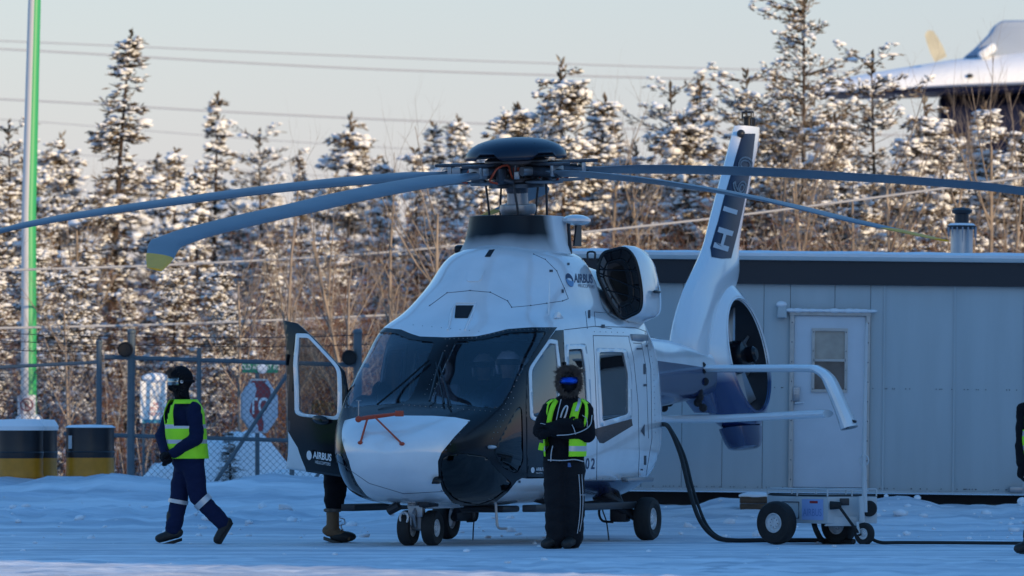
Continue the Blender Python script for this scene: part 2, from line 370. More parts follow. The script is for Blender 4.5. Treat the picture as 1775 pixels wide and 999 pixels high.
# snow lumps at the foot of the wall
for k, (px, py, r, lb) in enumerate(((1303, 849, .03, 'small snow lump on the wall foot behind the wooden step'), (1590, 862, .035, 'snow lump lying beneath the office wall right of the cart'), (1536, 858, .022, 'tiny snow lump against the skirting beside the cart corner'), (1772, 866, .05, 'snow lump at the foot of the wall at the right picture edge'))):
    p = W(px, py, 87.4); gz = ground_z(p.x, 87.4); b = B(); b.ball((0, 0, 0), (r * 1.3, r, r), 9, 6); o = b.build('snow_lump', M_snow); o.location = (p.x, 87.4, gz + r * .6); tag(o, lb, 'snow')

# --- drums
M_drumk = mat('drum_black', (.014, .014, .018), .35, var=.2, vscale=5); M_drumy = mat('drum_yellow', (.62, .24, .01), .4, var=.2, vscale=6)
def drum(px, py, Y, lb):
    p = W(px, py, Y); h = .9; r = .292; zb = p.z - h
    e = empty('oil_drum', (p.x, Y, zb), 0, lb, 'drum', 'striped drums by the fence')
    def band(nm, a, c, m): b = B(); b.lathe([(r, a), (r, c)], 32); b.build(nm, m, e)
    for nm, a, c, m in (('lower_band', 0, .26, M_drumk), ('middle_band', .26, .53, M_drumy), ('upper_band', .53, .90, M_drumk)):
        b = B(); n = 6; pr = []
        for i in range(n + 1):
            z = a + (c - a) * i / n; bulge = .012 * max(exp(-((z - .3) / .012)**2), exp(-((z - .6) / .012)**2), exp(-((z - .885) / .015)**2), exp(-((z - .01) / .015)**2)); pr.append((r + bulge, z))
        b.lathe(pr, 36); b.build(nm, m, e)
    b = B(); b.lathe([(r + .004, .895), (r - .02, .9), (.001, .88)], 36); b.build('lid', M_drumk, e)
    for z in (.3, .6): b = B(); b.lathe([(r, z - .018), (r + .012, z), (r, z + .018)], 36); b.build('rolling_hoop', M_drumy if z < .5 else M_drumk, e)
    b = B(); hs = .10 if px < 100 else .025
    b.lathe([(r + .012, .87 if px < 100 else .895), (r + .02, .92 if px < 100 else .9), (r * .9, .90 + hs), (r * .5, .905 + hs), (.001, .91 + hs)], 30); b.build('snow_cap', M_snow, e)
    return e
drum(33, 742, 90.0, 'black and yellow drum at the left picture edge under thick snow')
drum(58, 742, 90.9, 'black and yellow drum half hidden behind the leftmost drum')
d3 = drum(156.5, 741, 90.0, 'black and yellow drum with white label standing alone near the fence post')
b = B(); b.box((0, 0, 0), (.07, .005, .16)); o = b.build('paper_label', mat('label_paper', (.5, .52, .54), .6), d3); o.location = (-.235, -.178, .72); o.rotation_euler = (0, 0, radians(-52))

# --- green pole with a parking plate
GPY = 106.0; gp = W(50, 700, GPY)
pole = empty('light_pole', (gp.x, GPY, ground_z(gp.x, GPY)), 0, 'tall bright green pole with a pale strip down its left side', 'pole')
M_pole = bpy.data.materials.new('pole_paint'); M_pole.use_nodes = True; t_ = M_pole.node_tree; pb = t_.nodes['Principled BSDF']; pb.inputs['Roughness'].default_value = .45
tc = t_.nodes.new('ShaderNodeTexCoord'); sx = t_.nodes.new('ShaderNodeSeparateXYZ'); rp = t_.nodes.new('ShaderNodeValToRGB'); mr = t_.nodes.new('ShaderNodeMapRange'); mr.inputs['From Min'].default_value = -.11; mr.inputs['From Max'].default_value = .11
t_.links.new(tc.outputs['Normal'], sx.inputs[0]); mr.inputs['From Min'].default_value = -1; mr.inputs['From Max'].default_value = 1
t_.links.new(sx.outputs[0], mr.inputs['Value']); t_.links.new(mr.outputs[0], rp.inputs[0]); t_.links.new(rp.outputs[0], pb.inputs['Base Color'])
rp.color_ramp.elements[0].position = .49; rp.color_ramp.elements[1].position = .54; rp.color_ramp.elements[0].color = (.62, .60, .58, 1); rp.color_ramp.elements[1].color = (.03, .34, .12, 1)  # pale where the shaft faces left, green elsewhere
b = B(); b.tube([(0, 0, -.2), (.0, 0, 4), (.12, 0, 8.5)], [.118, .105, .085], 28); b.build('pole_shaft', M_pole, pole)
pz = W(47, 702, GPY).z - pole.location.z
b = B(); b.box((-.02, -.16, pz), (.26, .012, .28)); b.build('plate', mat('sign_white', (.62, .62, .64), .5), pole, bevel=.003)
b = B(); b.tube([(-.02 + .085 * cos(t), -.17, pz + .085 * sin(t)) for t in np.linspace(0, 2 * pi, 25)], .011, 6, False); b.tube([(-.08, -.17, pz + .06), (.04, -.17, pz - .06)], .009, 6); b.build('prohibition_ring', mat('faded_red', (.22, .06, .07), .5), pole)
text_on('lettering', 'P', .13, FACE((-.02, -.1685, pz)), M_line, pole, .004)
b = B(); b.ball((0, -.02, pz - .2), (.2, .18, .08)); b.build('plate_snow', M_snow, pole)

# --- overhead wires
M_wire = mat('frosty_wire', (.42, .41, .40), .8); M_wired = mat('grey_wire', (.42, .43, .45), .7)
def wire(pts, Y, r, m, lb):
    P = catmull([W(px, py, Y) for px, py in pts], 8); o = B().tube(P, r, 6).build('overhead_wire', m); tag(o, lb, 'wire', 'overhead wires')
wire([(-300, 62), (0, 71), (600, 97), (1200, 118), (1775, 131), (2100, 136)], 150, .014, M_wired, 'highest thin grey wire crossing the sky')
wire([(-300, 76), (0, 85), (600, 118), (1200, 137), (1775, 148), (2100, 151)], 150, .018, M_wired, 'second wire from the top, slightly thicker, crossing the sky')
wire([(-300, 164), (0, 172), (450, 197), (900, 217), (1400, 232), (2000, 240)], 150, .018, M_wired, 'third wire down, passing behind the tall left spruce')
wire([(-300, 199), (0, 207), (450, 242), (900, 268), (1400, 284), (2000, 290)], 150, .010, M_wired, 'faint fourth wire down above the left treetops')
wire([(-300, 249), (0, 257), (450, 297), (900, 325), (1400, 340)], 150, .009, M_wired, 'lowest faint wire in the left sky above the fir tops')
wire([(-300, 478), (0, 469), (300, 459), (640, 440), (900, 414), (1200, 383), (1500, 345), (1900, 290)], 104, .017, M_wire, 'upper frost-white wire sagging behind the rotor mast')
wire([(-300, 575), (0, 569), (300, 562), (640, 548), (800, 540), (1000, 526)], 104, .017, M_wire, 'lower frost-white wire running just above the open cockpit door')

# --- chain-link fence with gate frame
FY = 95.0; fs_ = S(FY)
M_galv = mat('fence_pipe', (.10, .135, .16), .5, .2, var=.2, vscale=6)
fence = empty('chain_link_fence', (W(228, 713, FY).x, FY, ground_z(-4.9, FY)), 0, 'chain link fence with pipe posts and rails behind the snow bank', 'fence')
fo = fence.location
def fp(px, py, dy=0.0): w = W(px, py, FY) - fo; w.y = dy; return w
def pipe(nm, a, c, r): return B().tube([fp(*a), fp(*c)], r, 10).build(nm, M_galv, fence)
pipe('post', (228, 578), (226, 875), .05); pipe('post', (172, 595), (171, 875), .036); pipe('post', (620, 578), (620, 875), .055); pipe('post', (345, 603), (344, 880), .03); pipe('post', (-60, 600), (-60, 875), .036); pipe('post', (506, 755), (506, 880), .032)
pipe('top_rail', (181, 619), (640, 634), .028); pipe('top_rail', (-60, 640), (172, 628), .022); pipe('mid_rail', (110, 752), (640, 768), .026); pipe('brace', (372, 838), (497, 650), .026); pipe('brace', (530, 852), (575, 790), .022)
for px, py in ((218, 606), (606, 620)):
    b = B(); b.lathe([(.001, -.03), (.07, -.03), (.1, 0), (.1, .06), (.085, .075), (.075, .06), (.03, .05), (.001, .05)], 20, Matrix.Translation(fp(px, py, -.06)) @ Matrix.Rotation(pi / 2, 4, 'X')); b.build('gate_roller', M_rubber, fence)
for px, py, r in ((228, 576, .06), (620, 576, .065), (172, 593, .045)): b = B(); b.ball(fp(px, py), (r, r, r * .7)); b.build('post_cap', M_galv, fence)
for a, c in (((-60, 575), (345, 585)), ((-60, 588), (345, 600)), ((345, 585), (640, 580)), ((345, 600), (640, 597)), ((-60, 602), (172, 610))):
    b = B(); P = [fp(*a).lerp(fp(*c), k / 12) - Vector((0, 0, .02 * sin(pi * k / 12))) for k in range(13)]; b.tube(P, .005, 4)
    for k in range(24): p = fp(*a).lerp(fp(*c), (k + .5) / 24); b.tube([p - Vector((.02, 0, .02)), p + Vector((.02, 0, .02))], .004, 4)
    b.build('barbed_wire', M_dark, fence)
def mesh_wires(x0, x1, yb, yt):
    b = B(); p0 = fp(x0, yb); p1 = fp(x1, yt); w = p1.x - p0.x; h = p1.z - p0.z; d = .085
    k = -h
    while k < w:
        for s in (1, -1):
            a0 = max(0, k); a1 = min(w, k + h)
            if a1 <= a0: continue
            za, zc = (a0 - k), (a1 - k)
            if s < 0: za, zc = h - za, h - zc
            b.tube([(p0.x + a0, .012 * s, p0.z + za), (p0.x + a1, .012 * s, p0.z + zc)], .0034, 3, False)
        k += d
    o = b.build('chain_mesh', M_galv, fence); o['kind'] = 'stuff'
mesh_wires(228, 620, 880, 628); mesh_wires(-60, 172, 880, 640)

# --- signs beyond the fence
def board(name, px, py, Y, w, h, yaw, lb, cat):
    c = W(px, py, Y); e = empty(name, (c.x, Y, ground_z(c.x, Y)), yaw, lb, cat); return e, c.z - e.location.z
M_signw = mat('sign_board', (.88, .86, .82), .5, var=.04)
e, z = board('notice_sign', 266, 697, 103.5, .36, .6, 0, 'sunlit white notice board with red lines and blue foot beyond the fence', 'sign')
s_ = S(103.5); b = B(); b.box((0, 0, z), (46 / s_, .02, 72 / s_)); b.build('sign_panel', M_signw, e, bevel=.004)
b = B(); b.box((0, -.0125, z - .27), (38 / s_, .004, .05)); b.build('blue_strip', mat('sign_blue', (.06, .28, .38), .5), e)
M_red = mat('sign_red', (.55, .10, .08), .5)
for k, (tx, dz, sz) in enumerate((('NOTICE', .06, .075), ('NO', -.03, .075), ('ENTRY', -.10, .075), ('KEEP OUT', -.17, .06))): text_on('lettering', tx, sz, FACE((.06 if k else 0, -.0135, z + dz)), M_red if k else mat('faint_print', (.5, .45, .4), .6), e)
for x in (-.14, .14): b = B(); b.tube([(x, .03, 0), (x, .03, z + .3)], .02, 8); b.build('sign_leg', M_galv, e)
b = B(); b.ball((.03, 0, z + .34), (.2, .1, .07)); b.build('sign_snow', M_snow, e)
e, z = board('stop_sign', 449, 704, 97.5, .7, .7, radians(-50), 'red octagonal STOP sign caked with snow beyond the fence', 'sign')
e.rotation_euler = (0, 0, radians(50))
r_ = 47 / S(97.5) / cos(pi / 8) ; oc = [(r_ * cos(pi / 8 + k * pi / 4), r_ * sin(pi / 8 + k * pi / 4)) for k in range(8)]
b = B(); b.prism(oc, .012, FACE((0, 0, z))); b.build('sign_edge', M_reflect, e)
b = B(); b.prism([(x * .93, y * .93) for x, y in oc], .006, FACE((0, -.010, z))); b.build('sign_face', mat('stop_red', (.30, .02, .03), .45, var=.2), e)
text_on('lettering', 'STOP', .30, FACE((0, -.0145, z - .01)), M_wprint, e, .006)
def snow_patch(poly): 
    b = B(); b.prism(poly, .014, FACE((0, -.016, z))); b.build('snow_patch', mat('stuck_snow', (.55, .58, .64), .8, bump=.6, bscale=30), e, bevel=.004)
snow_patch([(x * r_, y * r_) for x, y in ((-.9, .35), (-.55, .75), (-.3, .8), (-.18, .55), (-.28, .3), (-.45, .1), (-.55, -.2), (-.3, -.45), (-.1, -.7), (-.1, -.9), (-.38, -.9), (-.9, -.38))])
snow_patch([(x * r_, y * r_) for x, y in ((.4, .88), (.9, .36), (.9, -.38), (.38, -.9), (.15, -.9), (.2, -.6), (.1, -.35), (.4, -.1), (.62, .2), (.5, .6), (.25, .8))])
b = B(); b.tube([(0, .03, -.2), (0, .03, z + .62)], .03, 8); b.build('sign_post', M_galv, e)
zz = W(454, 637, 97.5).z - e.location.z
b = B(); b.box((.02, 0, zz), (.70, .012, .145)); b.build('street_plate', mat('street_green', (.02, .22, .12), .5, var=.15), e, bevel=.003)
text_on('lettering', 'OLD AIRPORT RD', .095, FACE((.02, -.0085, zz)), M_wprint, e)
b = B(); b.ball((.04, -.02, zz - .02), (.10, .03, .065)); b.build('plate_snow', M_snow, e)
# snow heap and sapling behind the fence
def heap(px, py, Y, w, h, lb):
    p = W(px, py, Y); gz = ground_z(p.x, Y); b = B(); n, m = 26, 12; vs = []
    for j in range(m + 1):
        for i in range(n):
            t = 2 * pi * i / n; f = j / m; r = f; zz = 1 - f**2.6
            vs.append((w * r * cos(t), w * .6 * r * sin(t), zz * (p.z - gz) * (1 + .2 * fbm(2 * r * cos(t) + px, 2 * r * sin(t), 1)) - .1))
    b.add(vs, [(j * n + i, j * n + (i + 1) % n, (j + 1) * n + (i + 1) % n, (j + 1) * n + i) for j in range(m) for i in range(n)])
    o = b.build('snow_heap', M_snow, None, angle=90); o.location = (p.x, Y, gz); tag(o, lb, 'snow heap')
heap(405, 742, 99, 1.05, 1, 'large rounded snow heap behind the fence below the STOP sign')
heap(300, 790, 98, .6, 1, 'smaller snow heap behind the fence beside the walking person')
heap(530, 800, 98.5, 1.0, 1, 'low snow heap behind the fence beside the open cockpit door')
# ================================================================== helicopter
# local frame: x = forward (nose), y = port, z = up, origin on the ground under the mast
PSI = radians(21.0); HM = Vector((0.05, 79.5, 0))
HROT = Matrix(((-sin(PSI), cos(PSI), 0), (-cos(PSI), -sin(PSI), 0), (0, 0, 1)))
HINV = HROT.transposed()
HCAM = HINV @ (Vector((0, 0, CH)) - HM)
def hray(px, py): return (HINV @ Vector(((px - CX) / FP, 1.0, (HOR - py) / FP))).normalized()
def hpix(p):
    w = HROT @ Vector(p) + HM; return (CX + FP * w.x / w.y, HOR - FP * (w.z - CH) / w.y)
def hL(px, py, L):
    """helicopter-frame point on the plane y = L seen at a photo position"""
    d = hray(px, py); t = (L - HCAM.y) / d.y; return HCAM + d * t
def hF(px, py, F):
    d = hray(px, py); t = (F - HCAM.x) / d.x; return HCAM + d * t

heli = empty('helicopter', HM, 0, 'white and navy blue helicopter with five-blade rotor parked on snow', 'helicopter')
heli.rotation_euler = HROT.to_euler()

ST = [  # station F: (L, U) from keel to top centre
 (3.76, [(0, .97)] * 11),
 (3.70, [(0, .84), (.11, .85), (.19, .88), (.25, .95), (.26, 1.0), (.24, 1.035), (.2, 1.06), (.15, 1.07), (.1, 1.075), (.05, 1.08), (0, 1.08)]),
 (3.58, [(0, .72), (.22, .735), (.38, .79), (.48, .92), (.49, 1.02), (.46, 1.09), (.38, 1.135), (.29, 1.16), (.19, 1.17), (.1, 1.175), (0, 1.175)]),
 (3.40, [(0, .59), (.34, .61), (.55, .70), (.67, .89), (.68, 1.05), (.64, 1.16), (.55, 1.22), (.42, 1.255), (.28, 1.27), (.14, 1.28), (0, 1.28)]),
 (3.10, [(0, .48), (.42, .49), (.69, .60), (.82, .86), (.84, 1.12), (.80, 1.27), (.70, 1.345), (.54, 1.385), (.36, 1.40), (.18, 1.41), (0, 1.41)]),
 (2.83, [(0, .44), (.46, .45), (.77, .56), (.91, .85), (.93, 1.20), (.89, 1.38), (.80, 1.455), (.62, 1.49), (.4, 1.505), (.2, 1.51), (0, 1.51)]),
 (2.50, [(0, .42), (.5, .43), (.83, .54), (.97, .85), (.99, 1.30), (.955, 1.56), (.87, 1.69), (.68, 1.75), (.45, 1.775), (.22, 1.785), (0, 1.785)]),
 (2.05, [(0, .41), (.53, .42), (.88, .54), (1.02, .85), (1.04, 1.35), (.99, 1.80), (.895, 2.00), (.70, 2.09), (.48, 2.14), (.24, 2.17), (0, 2.18)]),
 (1.60, [(0, .41), (.54, .42), (.90, .54), (1.05, .85), (1.07, 1.40), (1.02, 1.95), (.94, 2.24), (.76, 2.36), (.52, 2.42), (.26, 2.45), (0, 2.45)]),
 (1.15, [(0, .41), (.55, .42), (.91, .54), (1.07, .85), (1.08, 1.40), (1.03, 2.02), (.95, 2.31), (.82, 2.46), (.62, 2.66), (.34, 2.81), (0, 2.85)]),
 (0.70, [(0, .41), (.55, .42), (.92, .54), (1.08, .85), (1.09, 1.40), (1.03, 2.04), (.95, 2.33), (.84, 2.50), (.71, 2.78), (.48, 3.06), (0, 3.17)]),
 (0.25, [(0, .42), (.55, .43), (.92, .56), (1.08, .85), (1.10, 1.40), (1.04, 2.05), (.96, 2.34), (.85, 2.53), (.77, 2.84), (.55, 3.11), (0, 3.21)]),
 (-.38, [(0, .42), (.55, .43), (.92, .56), (1.08, .86), (1.10, 1.40), (1.04, 2.05), (.96, 2.34), (.84, 2.52), (.75, 2.83), (.54, 3.09), (0, 3.17)]),
 (-.74, [(0, .42), (.55, .43), (.92, .56), (1.08, .86), (1.10, 1.40), (1.04, 2.05), (.95, 2.33), (.76, 2.48), (.58, 2.76), (.40, 3.02), (0, 3.12)]),
 (-1.2, [(0, .43), (.54, .44), (.90, .58), (1.06, .88), (1.08, 1.40), (1.02, 2.03), (.93, 2.31), (.74, 2.48), (.55, 2.74), (.38, 2.96), (0, 3.07)]),
 (-1.7, [(0, .47), (.5, .49), (.84, .64), (1.01, .93), (1.03, 1.42), (.97, 1.99), (.88, 2.26), (.77, 2.46), (.66, 2.7), (.45, 2.88), (0, 2.94)]),
 (-2.2, [(0, .66), (.4, .69), (.67, .83), (.83, 1.08), (.86, 1.48), (.81, 1.95), (.73, 2.19), (.62, 2.37), (.5, 2.53), (.32, 2.65), (0, 2.69)]),
 (-2.7, [(0, 1.0), (.26, 1.03), (.46, 1.13), (.58, 1.32), (.6, 1.6), (.57, 1.93), (.51, 2.12), (.43, 2.26), (.33, 2.36), (.2, 2.43), (0, 2.46)]),
 (-3.3, [(0, 1.36), (.17, 1.38), (.3, 1.45), (.38, 1.58), (.4, 1.75), (.38, 1.95), (.34, 2.09), (.28, 2.2), (.21, 2.26), (.12, 2.3), (0, 2.32)]),
 (-4.5, [(0, 1.46), (.14, 1.475), (.23, 1.53), (.29, 1.64), (.3, 1.78), (.29, 1.94), (.26, 2.05), (.21, 2.13), (.16, 2.18), (.09, 2.21), (0, 2.22)]),
 (-5.9, [(0, 1.56), (.1, 1.57), (.16, 1.61), (.2, 1.69), (.21, 1.79), (.2, 1.9), (.18, 1.98), (.15, 2.04), (.11, 2.07), (.06, 2.095), (0, 2.10)]),
]
NP_ = 72
def profile(pts):
    """resample a half profile smoothly to NP_ points, at fixed control-point parameters"""
    P = [Vector((a, b, 0)) for a, b in pts]
    ext = [Vector((-P[1].x, P[1].y, 0))] + P + [Vector((-P[-2].x, P[-2].y, 0))]
    u = np.linspace(0, 10, NP_); out = []
    for t in u:
        i = min(9, int(t)); f = t - i; p0, p1, p2, p3 = ext[i], ext[i + 1], ext[i + 2], ext[i + 3]
        out.append(.5 * ((2 * p1) + (p2 - p0) * f + (2 * p0 - 5 * p1 + 4 * p2 - p3) * f * f + (3 * p1 - p0 - 3 * p2 + p3) * f**3))
    a = np.array([(p.x, p.y) for p in out]); a[0, 0] = 0; a[-1, 0] = 0; a[:, 0] = np.maximum(a[:, 0], 0)
    return a
secs = np.array([np.concatenate([np.full((NP_, 1), F), profile(p)], 1) for F, p in ST])      # station, point, (F,L,U)
arc = np.concatenate([[0], np.cumsum(np.sqrt(((secs[1:] - secs[:-1])**2).sum(2)).mean(1))])
tq = np.concatenate([np.linspace(arc[0], arc[1], 5)[:-1], np.linspace(arc[1], arc[-1], 190)])
grid = pchip(arc, secs, tq); NS = len(tq)
for it in range(2):                                                    # relax the joins between stations a little
    g2 = grid.copy(); g2[1:-1] = .25 * grid[:-2] + .5 * grid[1:-1] + .25 * grid[2:]; g2[:, 0, 1] = 0; g2[:, -1, 1] = 0; grid = g2
hb = bmesh.new()
rows = []
tip = hb.verts.new(grid[0, 0])
for i in range(1, NS): rows.append([hb.verts.new(p) for p in grid[i]])
for k in range(NP_ - 1): hb.faces.new((tip, rows[0][k], rows[0][k + 1]))
for i in range(len(rows) - 1):
    for k in range(NP_ - 1): hb.faces.new((rows[i][k], rows[i + 1][k], rows[i + 1][k + 1], rows[i][k + 1]))
bmesh.ops.recalc_face_normals(hb, faces=hb.faces)
if sum(f.normal.y for f in hb.faces) < 0: bmesh.ops.reverse_faces(hb, faces=hb.faces)
# reference surface for normals, decals
base = hb.copy(); base.normal_update()
for v in base.verts:
    if v.co.y < 1e-5: v.normal = Vector((v.normal.x, 0, v.normal.z)).normalized()
base.verts.ensure_lookup_table(); base.faces.ensure_lookup_table()
HBVH = BVHTree.FromBMesh(base)
BN = {v.index: v.normal.copy() for v in base.verts}
def surf_normal(co):
    sg = -1 if co.y < 0 else 1
    loc, n, fi, d = HBVH.find_nearest(Vector((co.x, abs(co.y), co.z)))
    f = base.faces[fi]; ws = [(1 / ((v.co - loc).length + 1e-4)**2, v) for v in f.verts]
    r = Vector((0, 0, 0))
    for w, v in ws: r += BN[v.index] * w
    r.y *= sg
    return r.normalized()
def hit(px, py, off=.003):
    d = hray(px, py); loc, n, fi, dist = HBVH.ray_cast(HCAM, d)
    fl = Vector((1, -1, 1)); loc2, n2, fi2, dist2 = HBVH.ray_cast(HCAM * fl, d * fl)
    if loc2 is not None and (loc is None or dist2 < dist): loc = loc2 * fl
    if loc is None: return None
    return loc + surf_normal(loc) * off

def in_poly(x, y, poly):
    c = False; j = len(poly) - 1
    for i in range(len(poly)):
        xi, yi = poly[i]; xj, yj = poly[j]
        if (yi > y) != (yj > y) and x < (xj - xi) * (y - yi) / (yj - yi) + xi: c = not c
        j = i
    return c
def proj(co, mode): return hpix(co) if mode == 'view' else (co.x, co.z)
def facing(f, mode):
    c = f.calc_center_median()
    if mode == 'view': return f.normal.dot(HCAM - c) > 0
    return f.normal.y > .05
def cut(bm, poly, mode='view'):
    n = len(poly); pad = 12 if mode == 'view' else .06
    X0, X1 = min(p[0] for p in poly) - pad, max(p[0] for p in poly) + pad; Y0, Y1 = min(p[1] for p in poly) - pad, max(p[1] for p in poly) + pad
    cand = []
    for f in bm.faces:
        q = proj(f.calc_center_median(), mode)
        if X0 < q[0] < X1 and Y0 < q[1] < Y1 and facing(f, mode): cand.append(f)
    for i in range(n):
        a, b = poly[i], poly[(i + 1) % n]
        x0, x1 = min(a[0], b[0]) - pad, max(a[0], b[0]) + pad; y0, y1 = min(a[1], b[1]) - pad, max(a[1], b[1]) + pad
        fs = []
        for f in cand:
            q = proj(f.calc_center_median(), mode)
            if x0 < q[0] < x1 and y0 < q[1] < y1: fs.append(f)
        if not fs: continue
        if mode == 'view':
            co = HCAM; no = hray(*a).cross(hray(*b))
        else:
            co = Vector((a[0], 0, a[1])); no = Vector((b[0] - a[0], 0, b[1] - a[1])).cross(Vector((0, 1, 0)))
        if no.length < 1e-12: continue
        es = {e for f in fs for e in f.edges}; vs = {v for f in fs for v in f.verts}
        r = bmesh.ops.bisect_plane(bm, geom=list(fs) + list(es) + list(vs), dist=1e-5, plane_co=co, plane_no=no.normalized())
        cand = [f for f in set(cand) | {g for g in r['geom'] if isinstance(g, bmesh.types.BMFace)} if f.is_valid]
def inside(bm, poly, mode='view'):
    return [f for f in bm.faces if facing(f, mode) and in_poly(*proj(f.calc_center_median(), mode), poly)]
def rnd(poly, n=4, r=.25):
    """round the corners of a polygon"""
    out = []; N = len(poly)
    for i in range(N):
        p0 = Vector(poly[i - 1]); p1 = Vector(poly[i]); p2 = Vector(poly[(i + 1) % N])
        l = min((p0 - p1).length, (p2 - p1).length) * r; a = p1 + (p0 - p1).normalized() * l; b = p1 + (p2 - p1).normalized() * l
        for k in range(n + 1):
            t = k / n; q = a * (1 - t)**2 + p1 * 2 * t * (1 - t) + b * t * t; out.append((q.x, q.y))
    return out

# --- outlines traced on the port half (photo positions; the other half is mirrored)
dark = [(690, 560), (720, 560), (772, 585), (826, 583), (850, 578), (880, 570.5), (920, 567.5), (966, 567.5), (944, 598), (923, 628), (913, 642), (911, 700), (913, 830),
        (905, 829), (896, 834), (880, 854), (859, 871), (835, 881), (811, 880), (784, 872), (767, 850), (760, 826), (759, 800), (765, 785), (788, 757), (815, 729), (788, 723.5), (750, 721), (690, 720.5), (600, 722)]
wind = rnd([(787, 593), (842, 588), (882, 577), (948, 574.5), (926, 610), (866, 708), (800, 704), (745, 698)], 4, .16)
chin = rnd([(766, 792), (800, 785), (845, 792), (860, 813), (888, 838), (878, 850), (857, 866), (833, 875), (812, 874), (787, 866), (771, 847), (764, 824)], 3, .3)
side = rnd([(905, 690), (907.5, 800), (896, 822), (872, 812), (854, 784)], 4, .3)
door = [(963, 573), (977, 572), (980, 640), (980, 740), (977, 829), (913, 830), (911, 700), (913, 642), (923, 628), (944, 598)]
dframe = rnd([(916, 639), (952, 588), (966, 590), (972, 640), (972, 732), (919, 729)], 4, .18)
dglass = rnd([(921, 641), (952.5, 595), (963.5, 596.5), (968, 640), (968, 727), (924, 724)], 4, .18)
wfr2 = rnd([(980.5, 597), (1015, 596), (1022, 640), (1026, 745), (984, 745)], 4, .12); wgl2 = rnd([(985, 606), (1009, 605), (1015, 640), (1020, 737), (989, 737)], 4, .12)
wfr3 = rnd([(1033, 603), (1086, 605), (1095, 650), (1095, 726), (1040, 741)], 4, .12); wgl3 = rnd([(1038, 611), (1081, 611), (1089, 650), (1089, 718), (1044, 731)], 4, .1)
wedge = [(1027, 745), (1040, 741), (1095, 726), (1097, 738), (1046, 769), (1039, 768)]
belly = [(1002, 833.5), (1160, 834.5), (1160, 905), (960, 905)]
stripe = [(1059, 833), (1078, 833), (1048, 866), (1020, 884), (998, 884), (1040, 860)]
white_rear = [(1.0, .6), (1.0, 1.2), (1.22, 1.19), (1.4, 1.1), (1.55, .95), (1.63, .74), (1.63, .6)]
boomdark = [(-5.95, 1.3), (-5.95, 1.88), (-4.6, 1.93), (-3.3, 1.97), (-2.75, 2.0), (-2.6, 1.25), (-2.6, .9)]
for poly in (dark, wind, chin, side, door, dframe, dglass, wfr2, wgl2, wfr3, wgl3, wedge, belly, stripe): cut(hb, poly)
for poly in (white_rear, boomdark): cut(hb, poly, 'side')
hb.normal_update()
for f in hb.faces: f.material_index = 0
lay = hb.faces.layers.int.new('part')
for f in inside(hb, dark): f.material_index = 1
for f in inside(hb, door): f.material_index = 1; f[lay] = 5
for f in inside(hb, white_rear, 'side'):
    if f[lay] == 5: f.material_index = 0
for f in inside(hb, wedge): f.material_index = 1
for f in inside(hb, belly): f.material_index = 2
for f in inside(hb, stripe): f.material_index = 0
for f in inside(hb, boomdark, 'side'): f.material_index = 2
for f in hb.faces:
    c = f.calc_center_median()
    if f.material_index == 0 and -2.9 < c.x < .6 and c.z < .64: f.material_index = 2
    if c.x < -2.95: f[lay] = 9
for i, poly in ((1, wind), (2, chin), (3, side), (11, dframe), (12, wfr2), (13, wfr3), (6, dglass), (7, wgl2), (8, wgl3)):
    for f in inside(hb, poly): f[lay] = i

def extract(pid, mirror=False, off=0.0, keep_mats=True):
    """one part of the skin as its own mesh with the normals of the smooth surface"""
    bm = hb.copy(); l = bm.faces.layers.int['part']; ids = pid if isinstance(pid, tuple) else (pid,)
    bmesh.ops.delete(bm, geom=[f for f in bm.faces if f[l] not in ids], context='FACES')
    bmesh.ops.triangulate(bm, faces=[f for f in bm.faces if len(f.verts) > 4])
    ns = {}
    for v in bm.verts: ns[v.index] = surf_normal(v.co)
    bm.verts.ensure_lookup_table()
    for v in bm.verts: v.co += ns[v.index] * off
    nl = [ns[v.index] for v in bm.verts]
    if mirror:
        for v in bm.verts: v.co.y = -v.co.y
        nl = [Vector((n.x, -n.y, n.z)) for n in nl]; bmesh.ops.reverse_faces(bm, faces=bm.faces)
    for f in bm.faces: f.smooth = True
    me = bpy.data.meshes.new('skin'); bm.to_mesh(me); bm.free()
    me.normals_split_custom_set_from_vertices([tuple(n) for n in nl])
    return me
def skin(name, pid, m, parent=heli, mirror=False, off=0.0, rim=0.0):
    o = link(name, extract(pid, mirror, off), parent, m)
    if rim:
        s = o.modifiers.new('thickness', 'SOLIDIFY'); s.thickness = rim; s.offset = -1
    return o
M_glass = glass_mat('tinted_glass', (.64, .69, .76)); M_glass_dark = glass_mat('dark_tinted_glass', (.10, .12, .16)); M_glass_cabin = glass_mat('cabin_glass', (.22, .25, .30), ior=2.3)
SK = [M_white, M_black, M_navy]
def join_halves(name, pid, m, parent=heli):
    a = extract(pid); b = extract(pid, True); bm = bmesh.new(); bm.from_mesh(a)
    na = [tuple(c.vector) for c in a.corner_normals]; nb_ = [tuple(c.vector) for c in b.corner_normals]
    bm.from_mesh(b); me = bpy.data.meshes.new(name); bm.to_mesh(me); bm.free()
    me.normals_split_custom_set(na + nb_)
    return link(name, me, parent, m)
shell = join_halves('fuselage_shell', 0, SK)
boom = join_halves('tail_boom', 9, SK)
for mir in (False, True):
    skin('windshield_pane', 1, M_glass, heli, mir, -.004, .006)
    skin('chin_window', 2, M_glass_dark, heli, mir, -.004, .006)
    skin('side_window', 3, M_glass_dark, heli, mir, -.004, .006)
    for k, (fr, gl) in enumerate(((12, 7), (13, 8))):
        o = skin('cabin_window', gl, M_glass_cabin, heli, mir, -.008, .006); skin('window_frame', fr, M_white, o, mir, .006, .018)

